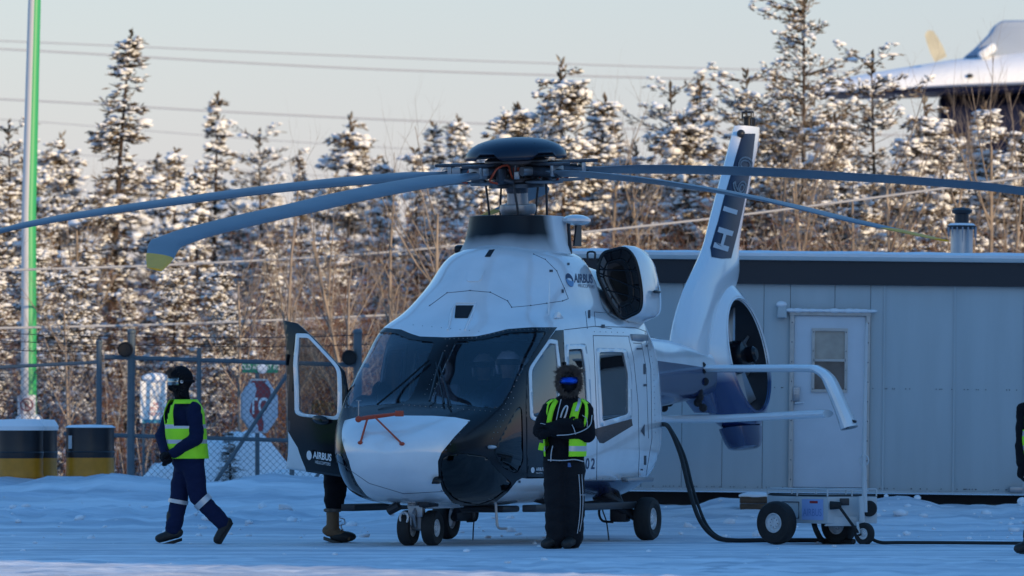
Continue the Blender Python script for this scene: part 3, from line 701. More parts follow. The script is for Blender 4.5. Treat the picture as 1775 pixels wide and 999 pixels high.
# cockpit doors: port shut, starboard swung open about its front edge
HINGE = Vector((2.36, -1.0, 0))
def cockpit_door(mir):
    r = empty('cockpit_door'); r.parent = heli
    if mir:
        AX = Vector((0, .11, 1)); R = Matrix.Translation(HINGE) @ Matrix.Rotation(radians(59), 4, AX) @ Matrix.Translation(-HINGE)
        if (R @ Vector((1.3, -1.0, 1))).y > -1: R = Matrix.Translation(HINGE) @ Matrix.Rotation(radians(-59), 4, AX) @ Matrix.Translation(-HINGE)
        r.matrix_local = R @ Matrix.Translation((0, -.01, 0))
    skin('door_panel', 5, SK, r, mir, 0, .03)
    skin('window_frame', 11, M_white, r, mir, .006, .03)
    skin('window_pane', 6, M_glass_cabin if mir is False else glass_mat('clear_glass', (.66, .70, .74), .35), r, mir, -.006, .005)
    b = B(); s = -1 if mir else 1
    b.ball((1.95, s * 1.065, 1.28), (.15, .03, .05)); b.build('door_handle', M_black, r)
    b = B(); b.box((1.32, s * 1.05, 1.86), (.03, .03, .12)); b.build('hinge', M_black, r, bevel=.006)
    return r
door_p = cockpit_door(False); door_s = cockpit_door(True)

# small pieces laid on the skin
def ribbon(name, pts, w=.004, parent=heli, m=M_line, step=6):
    P = []
    for (a, b) in zip(pts[:-1], pts[1:]):
        n = max(1, int(sqrt((a[0] - b[0])**2 + (a[1] - b[1])**2) / step))
        P += [(a[0] + (b[0] - a[0]) * k / n, a[1] + (b[1] - a[1]) * k / n) for k in range(n)]
    P.append(pts[-1]); Q = [hit(x, y, .0) for x, y in P]; Q = [q for q in Q if q is not None]
    if len(Q) < 2: return
    return B().tube(Q, w, 5).build(name, m, parent)
seams = [
 [(1028, 582), (1089, 583), (1098, 620), (1106, 700), (1108, 790), (1106, 833)], [(1028, 582), (1031, 640), (1035, 740), (1034, 832)], [(1000, 832), (1140, 834)],
 [(978, 572), (1030, 566), (1100, 568), (1120, 575)], [(745, 530), (775, 508), (815, 504), (850, 507), (880, 522), (887, 533), (920, 530), (975, 522), (985, 518)],
 [(925, 441), (945, 450), (965, 470), (978, 500), (985, 518)], [(1015, 540), (1018, 570)], [(1030, 541), (1032, 566), (1060, 570)], [(1030, 541), (1075, 545), (1090, 560)],
 [(1098, 595), (1112, 596), (1120, 640), (1124, 760)], [(585, 800), (640, 838), (700, 856), (770, 852)], [(1118, 575), (1128, 640), (1130, 760), (1118, 835)]]
for s_ in seams: ribbon('panel_seam', s_)
for k_, (x_, y_, w_, h_) in enumerate(((1117, 640, 2, 9), (1118, 668, 3, 2), (1121, 600, 2, 2), (1108, 605, 5, 1.5), (1118, 798, 2, 8), (1112, 822, 2, 9), (1045, 566, 3, 3), (1021, 545, 2, 7), (1058, 541, 2, 2), (1069, 541, 2, 2), (955, 470, 3, 2), (975, 505, 2, 3), (985, 458, 2, 2), (1012, 446, 2, 2), (900, 835, 2, 2), (1003, 815, 1.5, 7))):
    q_ = hit(x_, y_, .003)
    if q_ is not None: P = [hit(x_ + dx, y_ + dy, .004) for dx, dy in ((-w_, -h_), (w_, -h_), (w_, h_), (-w_, h_))]; B().add(P, [(0, 1, 2, 3)]).build('latch', M_line, heli)
P = [hit(*p, .004) for p in ((1110, 747), (1117, 735), (1117, 757))]; B().add(P, [(0, 1, 2)]).build('warning_triangle', M_line, heli)
rv = B()
def rivets(pts, step=9, r=.0065):
    for (a, b) in zip(pts[:-1], pts[1:]):
        n = max(1, int(sqrt((a[0] - b[0])**2 + (a[1] - b[1])**2) / step))
        for k in range(n):
            q = hit(a[0] + (b[0] - a[0]) * k / n, a[1] + (b[1] - a[1]) * k / n, .001)
            if q is not None: rv.ball(q, r, 5, 3)
for s_ in seams[4:6]: rivets(s_, 22, .009)
rivets([(1030, 575), (1090, 577)], 9, .005); rivets([(1000, 829), (1135, 831)], 11, .005); rivets([(1122, 585), (1133, 640), (1136, 760)], 10, .005); rivets([(830, 575), (700, 562)], 16, .005)
rivets([(812, 732), (765, 790)], 12, .010); rivets([(765, 850), (790, 873), (815, 882)], 8)
rv.build('rivets', M_line, heli)['kind'] = 'stuff'
rv = B(); rivets([(772, 588), (826, 586), (880, 573), (960, 570)], 7, .005); rivets([(905, 640), (862, 730), (850, 770)], 10, .006)
rivets([(775, 600), (733, 692)], 9, .005); rivets([(788, 600), (745, 690)], 9, .005); rivets([(700, 702), (860, 714)], 9, .005); rivets([(890, 690), (858, 760)], 10, .006)
rv.build('frame_rivets', M_grey, heli)['kind'] = 'stuff'

def decal_text(name, txt, cx, cy, ex, ey, m, parent=heli, bold=0.0, caster=None, outline=0.0):
    """lettering wrapped on the skin: ex, ey are the photo vectors of one text unit"""
    me = text_mesh(txt, 1.0, bold, outline)
    bm = bmesh.new(); bm.from_mesh(me); bmesh.ops.triangulate(bm, faces=bm.faces)
    bmesh.ops.subdivide_edges(bm, edges=[e for e in bm.edges if e.calc_length() > .35], cuts=1)
    ok = True
    for v in bm.verts:
        q = (caster or hit)(cx + ex[0] * v.co.x + ey[0] * v.co.y, cy + ex[1] * v.co.x + ey[1] * v.co.y)
        if q is None: ok = False; break
        v.co = q
    if ok: bm.to_mesh(me); link(name, me, parent, m)
    bm.free()
decal_text('lettering', 'AIRBUS', 1011, 484, (9.8, .5), (-1, -21), M_print, bold=.03)
decal_text('lettering', 'HELICOPTERS', 1016, 496.5, (4.6, .5), (-.4, -8.5), M_print)
decal_text('lettering', 'AIRBUS', 935, 813.5, (3.9, -.05), (0, -7.5), M_wprint, bold=.02, caster=lambda x, y: hit(x, y, .006))
decal_text('lettering', 'HELICOPTERS', 934, 820, (1.8, 0), (0, -3.4), M_wprint, caster=lambda x, y: hit(x, y, .006))
decal_text('lettering', '0', 1018, 805, (14, .2), (1.5, -26), M_print, bold=.02); decal_text('lettering', '2', 1027.5, 805, (14, .2), (1.5, -26), M_print, bold=.02)
def decal_disc(cx, cy, rx, ry, m, name='emblem', sk=0.0, half=None):
    n = 20; b = B(); P = []
    for k in range(n):
        t = 2 * pi * k / n; yy = sin(t)
        if half == 'low': yy = max(yy, -.05 + .25 * cos(t))
        q = hit(cx + rx * cos(t) + sk * sin(t), cy + ry * yy, .003 if half is None else .005)
        if q is None: return
        P.append(q)
    b.add(P, [tuple(range(n))]); b.build(name, m, heli)
decal_disc(987, 486, 6.5, 12, M_print, sk=3); decal_disc(987, 486, 6.3, 11.5, mat('light_blue_print', (.12, .28, .5), .4), sk=3, half='low')
decal_disc(923, 815, 3.2, 5, M_wprint)
# open door: the same print near its lower front corner
MD = frame((2.02, -1.085, .90), (1, 0, 0), (0, 0, 1))
text_on('lettering', 'AIRBUS', .10, MD, M_wprint, door_s, .003); text_on('lettering', 'HELICOPTERS', .045, MD @ Matrix.Translation((.01, -.07, 0)), M_wprint, door_s)
b = B(); b.prism([(.045 * cos(2 * pi * k / 16), .05 * sin(2 * pi * k / 16)) for k in range(16)], .002, MD @ Matrix.Translation((-.235, -.01, 0))); b.build('emblem', M_wprint, door_s)

# --- roof scoop, hatch, vents, aerials
sc_ = B(); P = [hit(*p, .004) for p in ((790, 530), (821, 530), (811, 552), (788, 552))]; sc_.add(P, [(0, 1, 2, 3)]); sc_.build('air_scoop', mat('scoop_dark', (.008, .01, .014), .8), heli)
P = [hit(*p, .0) for p in ((776, 573), (784, 536), (791, 526), (824, 526), (820, 540), (806, 573))]
B().tube(P, .014, 6).build('scoop_lip', M_white, heli)
P = [hit(*p, .012) for p in rnd([(812, 470), (841, 469), (833, 489), (808, 489)], 3, .3)]
hb_ = B(); n_ = len(P); Q_ = [hit(*p, -.01) for p in rnd([(812, 470), (841, 469), (833, 489), (808, 489)], 3, .3)]
hb_.add(P + Q_, [tuple(range(n_))] + [(i, (i + 1) % n_, n_ + (i + 1) % n_, n_ + i) for i in range(n_)]); hb_.build('roof_hatch', M_white, heli, angle=20)
P = [hit(*p, .005) for p in ((848, 434), (858, 433), (850, 446), (840, 446))]; B().add(P, [(0, 1, 2, 3)]).build('cowling_vent', M_dark, heli)
q = hit(951, 546, 0); B().tube([q, q + Vector((0, 0, .03)), q + Vector((-.03, 0, .36))], [.014, .006, .003], 6).build('whip_aerial', M_white, heli)
q = hit(966, 552, 0); b = B(); b.prism([(-.16, 0), (.08, 0), (.03, .07), (-.02, .075)], .03, Matrix.Translation(q) @ Matrix.Rotation(pi / 2, 4, 'X')); b.build('blade_aerial', M_white, heli, bevel=.005)
q = hit(666, 552, 0) or Vector((1.5, -.9, 2.3))
# pitot frame with orange covers on the nose
a0 = hit(627, 741, .10); a1 = hit(696, 735, .12); c0 = hit(642, 740, .11); c1 = hit(656, 741, .11); f0 = hit(625, 768, .004); f1 = hit(697, 770, .004)
p_ = empty('pitot_cover'); p_.parent = heli
B().tube([a0, c0, a1], [.02, .024, .017], 8).build('cover_tube', M_orange, p_)
B().tube([c0, f0], .011, 6).build('strut', M_orange, p_); B().tube([c1, f1], .011, 6).build('strut', M_orange, p_)
for f_ in (f0, f1): b = B(); b.ball(f_, (.025, .03, .02)); b.build('foot', M_orange, p_)
B().ball(a0, .035).build('cover_cap', M_orange, p_)
fl = B(); fl.box(a1, (.03, .09, .06)); fl.build('cover_flag', M_orange, p_, bevel=.006)
q0 = hit(627, 736, .1); B().tube([q0, q0 + Vector((0, 0, .16))], .006, 5).build('probe', M_grey, p_); q1 = q0 + Vector((0, 0, .16)); B().tube([q1 - Vector((0, .03, 0)), q1 + Vector((0, .03, 0))], .006, 5).build('probe_head', M_grey, p_)
q = hit(757, 829, .02); b = B(); b.box(q, (.12, .1, .05), Matrix.Rotation(.5, 3, 'Y'), .6); b.build('nose_probe', M_black, heli, bevel=.01)
q = hit(849, 775, .02); b = B(); b.ball(q, (.03, .06, .02)); b.build('side_light', M_reflect, heli)
# wipers and centre post braces
for pts in ([(745, 700), (758, 650), (770, 615)], [(655, 706), (700, 668), (745, 628)], [(770, 704), (764, 670), (757, 632)], [(782, 710), (771, 665), (763, 640)]):
    Q = [hit(*p, .03) for p in pts]; B().tube(Q, .011, 6).build('wiper', M_black, heli)
P = [hit(*p, .006) for p in ((765, 588), (792, 588), (748, 700), (718, 700))]; P2 = [Vector((p.x, max(p.y, 0), p.z)) for p in P]

# --- interior
M_int = mat('cockpit_dark', (.02, .022, .028), .8); M_seat = mat('seat_grey', (.22, .23, .25), .8); M_skin = mat('skin', (.45, .28, .2), .6)
b = B(); b.box((.9, 0, .72), (3.6, 1.75, .04)); b.build('cabin_floor', M_int, heli)
b = B(); b.box((-.9, 0, 1.4), (.05, 1.9, 1.5)); b.build('rear_bulkhead', M_int, heli)
b = B(); b.box((1.2, 0, 2.16), (.9, 1.5, .04)); b.build('roof_liner', M_int, heli)
b = B(); b.box((2.55, 0, 1.22), (.25, 1.45, .42), Matrix.Rotation(-.3, 3, 'Y')); b.build('instrument_panel', M_int, heli, bevel=.03)
for y in (-.5, -.18, .18, .5):
    b = B(); b.box((2.415, y, 1.27), (.01, .26, .2), Matrix.Rotation(-.3, 3, 'Y')); b.build('display_screen', M_black, heli)
b = B(); b.box((1.75, 0, .95), (1.1, .22, .42)); b.build('centre_console', M_int, heli, bevel=.02)
def seat(F, L):
    r = empty('crew_seat', (F, L, 0)); r.parent = heli
    b = B(); b.box((.05, 0, 1.0), (.5, .48, .14)); b.build('seat_cushion', M_seat, r, bevel=.03)
    b = B(); b.box((-.24, 0, 1.36), (.12, .48, .66), Matrix.Rotation(-.12, 3, 'Y')); b.build('backrest', M_seat, r, bevel=.04)
    b = B(); P = catmull([(-.26, .12 * cos(t), 1.83 + .11 * sin(t)) for t in np.linspace(0, 2 * pi, 12)[:-1]], 3, True); b.tube(P + [P[0]], .04, 8, False); b.build('headrest', mat('headrest_pale', (.5, .52, .54), .7), r)
    b = B(); b.box((0, 0, .83), (.3, .3, .2)); b.build('seat_base', M_dark, r)
for F, L in ((1.35, .47), (1.35, -.47)): seat(F, L)
# --- starboard door opening is really open: the mirrored shell keeps its gap because the door faces are their own part
# --- rotor collar on top of the cowling
M_collar = bpy.data.materials.new('collar_paint'); M_collar.use_nodes = True
t_ = M_collar.node_tree; pb = t_.nodes['Principled BSDF']; pb.inputs['Roughness'].default_value = .4; pb.inputs['Specular IOR Level'].default_value = .25
tc = t_.nodes.new('ShaderNodeTexCoord'); sx = t_.nodes.new('ShaderNodeSeparateXYZ'); ns_ = t_.nodes.new('ShaderNodeTexNoise'); ns_.inputs['Scale'].default_value = 3
ad = t_.nodes.new('ShaderNodeMath'); ad.operation = 'MULTIPLY_ADD'; ad.inputs[1].default_value = .12
rp = t_.nodes.new('ShaderNodeValToRGB'); rp.color_ramp.elements[0].position = .0; rp.color_ramp.elements[1].position = 1.0
mr = t_.nodes.new('ShaderNodeMapRange'); mr.inputs['From Min'].default_value = 3.10; mr.inputs['From Max'].default_value = 3.36
t_.links.new(tc.outputs['Object'], sx.inputs[0]); t_.links.new(tc.outputs['Object'], ns_.inputs['Vector']); t_.links.new(ns_.outputs[0], ad.inputs[0]); t_.links.new(sx.outputs[2], ad.inputs[2])
mx_ = t_.nodes.new('ShaderNodeMapRange'); mx_.inputs['From Min'].default_value = .15; mx_.inputs['From Max'].default_value = .32; t_.links.new(sx.outputs[0], mx_.inputs['Value'])
mu_ = t_.nodes.new('ShaderNodeMath'); mu_.operation = 'MULTIPLY'; t_.links.new(mr.outputs[0], mu_.inputs[0]); t_.links.new(mx_.outputs[0], mu_.inputs[1])
t_.links.new(ad.outputs[0], mr.inputs['Value']); t_.links.new(mu_.outputs[0], rp.inputs[0]); t_.links.new(rp.outputs[0], pb.inputs['Base Color'])
rp.color_ramp.elements[0].color = (.74, .76, .78, 1); rp.color_ramp.elements[1].color = (.008, .01, .014, 1)
def ring_loft(rings, close_top=False):
    b = B(); n = len(rings[0]); vs = [p for r in rings for p in r]
    fs = [(i * n + k, i * n + (k + 1) % n, (i + 1) * n + (k + 1) % n, (i + 1) * n + k) for i in range(len(rings) - 1) for k in range(n)]
    b.add(vs, fs); return b
NR = 40
def oval(F0, a, w, z, tilt=0.0, p=2.4):
    out = []
    for k in range(NR):
        t = 2 * pi * k / NR; c, s = cos(t), sin(t)
        x = a * abs(c)**(2 / p) * (1 if c > 0 else -1); y = w * abs(s)**(2 / p) * (1 if s > 0 else -1)
        out.append(Vector((F0 + x, y, z + tilt * x)))
    return out
col_ = ring_loft([oval(.05, .78, .64, 2.95), oval(.03, .70, .565, 3.10), oval(.0, .63, .52, 3.22), oval(-.02, .59, .50, 3.36), oval(-.03, .58, .485, 3.49), oval(-.03, .54, .45, 3.50), oval(-.03, .48, .41, 3.42), oval(-.03, .38, .36, 3.36)])
col_.build('mast_fairing', M_collar, heli)
b = B(); b.ball((-.35, .56, 3.46), (.3, .13, .06)); b.build('fairing_wing', M_white, heli)
b = B(); b.prism([(-.12, -.12), (.1, -.12), (.02, .12), (-.12, .12)], .02, Matrix.Translation((-.38, .55, 3.3)) @ Matrix.Rotation(pi / 2, 4, 'X')); b.build('oil_cooler_louvre', M_dark, heli)
b = B(); b.box((-.2, .53, 3.28), (.03, .03, .38), Matrix.Rotation(.2, 3, 'Y')); b.build('fairing_strut', M_dark, heli)
b = B(); b.box((.2, -.56, 3.14), (.2, .12, .1)); b.build('fairing_bulge', M_black, heli, bevel=.04)
# lifting eye
b = B(); P = catmull([(-.8, .52, 3.04), (-.8, .52, 3.12), (-.8, .60, 3.12), (-.8, .60, 3.04)], 3); b.tube(P, .012, 6); b.build('lifting_eye', M_dark, heli)

# --- engine intakes with wire screens
def hplane(px, py, co, no):
    d = hray(px, py); return HCAM + d * ((co - HCAM).dot(no) / d.dot(no))
RIM = [(1046, 440), (1062, 434), (1083, 431), (1099, 447), (1108, 478), (1112, 512), (1109, 537), (1093, 547), (1078, 551), (1062, 530), (1047, 502), (1037, 478), (1038, 458)]
def nacelle(s):
    co = Vector((-.92, .85, 2.75)); no = Vector((.86, .51, .02)).normalized()
    loop = [q for q in catmull([hplane(x, y, co, no) for x, y in RIM], 4, True)]
    cen = sum(loop, Vector()) / len(loop)
    def ring(f, dF, k, pull): return [Vector((cen.x + (p.x - cen.x) * k + dF, cen.y + (p.y - cen.y) * k + pull[0], cen.z + (p.z - cen.z) * k + pull[1])) for p in loop]
    rings = [loop, ring(0, -.03, 1.045, (0, 0)), ring(0, -.12, 1.085, (-.005, 0)), ring(0, -.35, 1.10, (-.015, -.005)), ring(0, -.65, 1.08, (-.05, -.02)), ring(0, -.95, .98, (-.11, -.04)), ring(0, -1.25, .75, (-.2, -.08)), ring(0, -1.5, .4, (-.3, -.12)), ring(0, -1.6, .02, (-.36, -.14))]
    if s < 0:
        fl = Vector((1, -1, 1)); rings = [[p * fl for p in r] for r in rings]; loop = rings[0]; cen = cen * fl; no = no * fl
    ax = Vector((0, 0, 1)); ay = no.cross(ax).normalized()
    r = ring_loft(rings).build('engine_intake', M_white, heli, angle=70)
    b = B(); b.tube(loop + [loop[0]], .020, 8, False); b.build('intake_rim', M_black, r)
    rings = []
    for f, dpt in ((1.0, 0.0), (.93, .10), (.8, .25), (.6, .36), (.02, .38)): rings.append([cen + (p - cen) * f - no * dpt for p in loop])
    ring_loft(rings).build('intake_duct', mat('duct_grey', (.06, .07, .085), .6), r)
    ring_loft([[cen - no * .2 + (p - cen) * f + Vector((-.16, 0, 0)) for p in loop] for f in (.52, .01)]).build('intake_throat', M_rubber, r)
    b = B(); n = len(loop)
    for k in range(14):
        p = loop[int(n * k / 14)]; q = cen + (p - cen) * .68 - no * .07
        b.tube([p, q], .0085, 5)
    inner = [cen + (p - cen) * .68 - no * .07 for p in loop]; b.tube(inner + [inner[0]], .011, 5, False)
    inner = [cen + (p - cen) * .82 - no * .02 for p in loop]
    hz = [p for p in loop]; 
    for zz in (-.2, 0, .2):
        lev = sorted(loop, key=lambda p: abs((p - cen).dot(ax) - zz))[:12]; a = min(lev, key=lambda p: (p - cen).dot(ay)); c = max(lev, key=lambda p: (p - cen).dot(ay)); b.tube([a, (a + c) / 2 + no * .015, c], .009, 5)
    for zz in ():
        a = min(inner, key=lambda p: (p - cen).dot(ay)); c = max(inner, key=lambda p: (p - cen).dot(ay)); b.tube([a, cen + no * .02, c], .009, 5)
    b.build('intake_screen', M_black, r)
    b = B(); b.ball((-1.42, s * 1.09, 2.70), (.11, .03, .022)); b.build('cowling_slot', M_black, r)
    b = B(); b.tube([(-1.9, s * .42, 2.62), (-2.2, s * .46, 2.6), (-2.45, s * .5, 2.58)], [.2, .19, .18], 20, False); b.build('exhaust_pipe', M_dark, r)
    return r
nacelle(1); nacelle(-1)

# --- tail: canted fin with shrouded rotor
TC = Vector((-6.93, 0, 2.01)); CANT = radians(11)
TM = Matrix.Translation(TC) @ Matrix.Rotation(CANT, 4, 'X')             # local: x fwd, y port (normal of the rotor), z up
if (TM @ Vector((0, 0, 1))).y > TC.y: TM = Matrix.Translation(TC) @ Matrix.Rotation(-CANT, 4, 'X')
M_shroud = bpy.data.materials.new('shroud_paint'); M_shroud.use_nodes = True
t_ = M_shroud.node_tree; pb = t_.nodes['Principled BSDF']; pb.inputs['Roughness'].default_value = .2; pb.inputs['Coat Weight'].default_value = .5
tc = t_.nodes.new('ShaderNodeTexCoord'); sx = t_.nodes.new('ShaderNodeSeparateXYZ'); rp = t_.nodes.new('ShaderNodeValToRGB'); mr = t_.nodes.new('ShaderNodeMapRange')
mr.inputs['From Min'].default_value = -.45; mr.inputs['From Max'].default_value = -.02
t_.links.new(tc.outputs['Object'], sx.inputs[0]); t_.links.new(sx.outputs[2], mr.inputs['Value']); t_.links.new(mr.outputs[0], rp.inputs[0]); t_.links.new(rp.outputs[0], pb.inputs['Base Color'])
rp.color_ramp.elements[0].color = (.012, .03, .12, 1); rp.color_ramp.elements[1].color = (.74, .76, .78, 1); rp.color_ramp.elements[0].position = .3
tail = empty('tail_unit'); tail.parent = heli; tail.matrix_local = TM
# shroud outline in the fin plane (x forward, z up), polar about the rotor axis; grows into the fin at the top
RI = .66
def shroud_out(t):
    c, s = cos(t), sin(t)
    r = 1.02 + .10 * max(0, -s)**4 * 0
    x = c * r; z = s * r
    if c > 0: x *= 1.0 + .62 * max(0, 1 - abs(s - .12) / .85)**1.5 * .55
    if s < -.8: z = -.80 * r + (z + .80 * r) * .55
    return x, z
NT = 96; rings = []
TH = .235
for face in range(7):
    ring = []
    for k in range(NT):
        t = 2 * pi * k / NT; xo, zo = shroud_out(t); xi, zi = RI * cos(t), RI * sin(t)
        f, y = ((0.0, -TH), (.10, -TH - .02), (.6, -.16), (1.0, 0.0), (.6, .16), (.10, TH + .02), (0.0, TH))[face]
        e = 1.0 if cos(t) > 0 else 1.0 - .45 * abs(cos(t)) * (1 if 0 < face < 6 else 0) * f
        ring.append(Vector((xi + (xo - xi) * f, y * e, zi + (zo - zi) * f)))
    rings.append(ring)
rings2 = [rings[0]]
for i in range(6):                                                     # rounded cross-section of the shroud
    for q in (.5, 1.0): rings2.append([a.lerp(b_, q) for a, b_ in zip(rings[i], rings[i + 1])])
sh = ring_loft(rings2); sh_o = sh.build('shroud', M_shroud, tail, angle=60)
sm = sh_o.modifiers.new('smooth', 'SUBSURF'); sm.levels = 1; sm.render_levels = 1
b = ring_loft([[Vector((RI * cos(2 * pi * k / NT), y, RI * sin(2 * pi * k / NT))) for k in range(NT)] for y in (-TH, -.1, .1, TH)]); b.build('duct_wall', M_dark, tail)
b = ring_loft([[Vector((r * cos(2 * pi * k / NT), y, r * sin(2 * pi * k / NT))) for k in range(NT)] for r, y in ((RI - .005, TH - .02), (RI + .012, TH + .02), (RI + .03, TH + .012))]); b.build('duct_lip', M_shroud, tail)
b = B(); b.lathe([(.001, .34), (.06, .34), (.09, .31), (.095, .22), (.17, .2), (.2, .1), (.2, -.15)], 24, Matrix.Rotation(-pi / 2, 4, 'X')); b.build('tail_rotor_hub', M_black, tail)
for k in range(10):
    a = 2 * pi * (k + (.18 if k % 2 else 0)) / 10; R = Matrix.Rotation(a, 4, 'Y')
    b = B(); b.box((0, .02, .42), (.17, .025, .46), Matrix.Rotation(.75, 3, 'Z')); b.v = [tuple(R @ Vector(p)) for p in b.v]; b.build('tail_rotor_blade', M_grey, tail)
for k in range(3):
    a = 2 * pi * k / 3 + .5; R = Matrix.Rotation(a, 4, 'Y'); b = B(); b.box((0, -.17, .42), (.05, .1, .5)); b.v = [tuple(R @ Vector(p)) for p in b.v]; b.build('stator_arm', M_grey, tail)
# lower bumper under the shroud
b = ring_loft([[Vector((.05 + a * cos(2 * pi * k / 24), w * sin(2 * pi * k / 24), z)) for k in range(24)] for a, w, z in ((.62, .17, -.82), (.5, .16, -.98), (.42, .14, -1.05), (.36, .1, -1.07), (.01, .01, -1.07))]); b.build('tail_bumper', M_navy, tail)
# swept fin: sections (leading-edge x, z, chord, half thickness, lateral shift)
M_finw = M_shroud.copy(); M_finw.name = 'fin_paint'
for nd_ in M_finw.node_tree.nodes:
    if nd_.type == 'MAP_RANGE': nd_.inputs['From Min'].default_value = 1.56; nd_.inputs['From Max'].default_value = 1.99
FINS = []
for (pxl, py, L, ch, th) in ((1212, 716, .0, .60, .15), (1188, 680, .0, .82, .185), (1174, 640, .0, .92, .195), (1170, 600, .0, .96, .195), (1175, 560, -.02, 1.02, .185), (1181, 530, -.05, 1.15, .165), (1186, 508, -.07, 1.5, .15), (1204, 470, -.09, 1.40, .14), (1221, 430, -.13, 1.08, .12), (1236, 372, -.18, .94, .115), (1254, 304, -.25, .86, .11), (1272, 236, -.31, .78, .105), (1277, 218, -.33, .70, .10)):
    le = hL(pxl, py, L - th * .2)
    FINS.append((le.x, le.z, ch, th, L))
NF = 28
def fin_ring(f):
    x, z, ch, th, L = f; out = []
    for k in range(NF):
        t = 2 * pi * k / NF; c, s = cos(t), sin(t); u = (1 - c) / 2
        y = th * (abs(s)**.55) * (1 if s > 0 else -1) * (1 - .45 * u**2)
        out.append(Vector((x - ch * u, L + y, z)))
    return out
fins = np.array([[tuple(p) for p in fin_ring(f)] for f in FINS]); zs_ = np.array([f[1] for f in FINS]); zq = np.linspace(zs_[0], zs_[-1], 40)
fr2 = pchip(zs_, fins, zq)
b = ring_loft([[Vector(p) for p in r] for r in fr2]); b.add([Vector(p) for p in fr2[-1]], [tuple(range(NF))])
fin_o = b.build('fin', M_finw, heli)
FBM = bmesh.new(); FBM.from_mesh(fin_o.data); FBVH = BVHTree.FromBMesh(FBM)
def fhit(px, py, off=.006):
    d = hray(px, py); loc, n, fi, dist = FBVH.ray_cast(HCAM, d)
    return None if loc is None else loc + n * off
# navy panel on the port face of the fin with the type number running up it
NAVP = [(1287, 232), (1309, 232), (1304, 275), (1296, 320), (1287, 365), (1278, 405), (1267, 448), (1251, 449), (1233, 446), (1231, 430), (1244, 385), (1254, 345), (1266, 305), (1277, 265)]
bm = FBM.copy(); bm.normal_update()
cut(bm, NAVP); fs = inside(bm, NAVP)
bmesh.ops.delete(bm, geom=[f for f in bm.faces if f not in set(fs)], context='FACES')
for v in bm.verts: v.co += v.normal * .004
me = bpy.data.meshes.new('fin_panel'); bm.to_mesh(me); bm.free()
M_finnavy = mat('fin_navy', (.020, .026, .058), .45, var=.3, vscale=2, spec=.3); link('fin_panel', me, heli, M_finnavy)
def fin_letter(ch, px, py, w, h, outline):
    ex = Vector((6, -21)).normalized(); ey = Vector((-ex.y * -1, 0)) if False else None
    decal_text('lettering', ch, px, py, (ex.x * w, ex.y * w), (-.98 * h, -.28 * h), mat('fin_print', (.48, .50, .54), .5), bold=-.0 if outline else .03, outline=.028 if outline else 0, caster=lambda x, y: fhit(x, y, .012))
for ch, px, py, w, h, ol in (('H', 1254, 416, 58, 34, False), ('1', 1266, 366, 52, 32, False), ('6', 1281, 326, 56, 32, True), ('0', 1292, 286, 56, 32, True)): fin_letter(ch, px, py, w, h, ol)
# fin top: beacon, lights
q = hL(1296, 216, -.33)
b = B(); b.lathe([(.05, -.03), (.05, .07), (.075, .075), (.075, .085), (.045, .09), (.045, .1)], 14, Matrix.Translation(q)); b.build('beacon', M_black, heli)
for k in range(7):
    a = 2 * pi * k / 7; b = B(); b.tube([q + Vector((.07 * cos(a), .07 * sin(a), .085)), q + Vector((.07 * cos(a), .07 * sin(a), .145))], .006, 4); b.build('beacon_post', M_black, heli)
b = B(); b.tube([q + Vector((.07 * cos(2 * pi * k / 16), .07 * sin(2 * pi * k / 16), .145)) for k in range(17)], .009, 5, False); b.build('beacon_ring', M_black, heli)
q2 = hL(1303, 222, -.33); b = B(); b.lathe([(.04, -.03), (.05, .1), (.03, .12)], 12, Matrix.Translation(q2)); b.build('beacon', M_black, heli)
q3 = fhit(1283, 234, .02); b = B(); b.ball(q3, .05); b.build('tail_camera', M_dark, heli)
q3 = hL(1310, 250, -.28); b = B(); b.ball(q3, (.06, .05, .045)); b.build('tail_light', M_grey, heli)

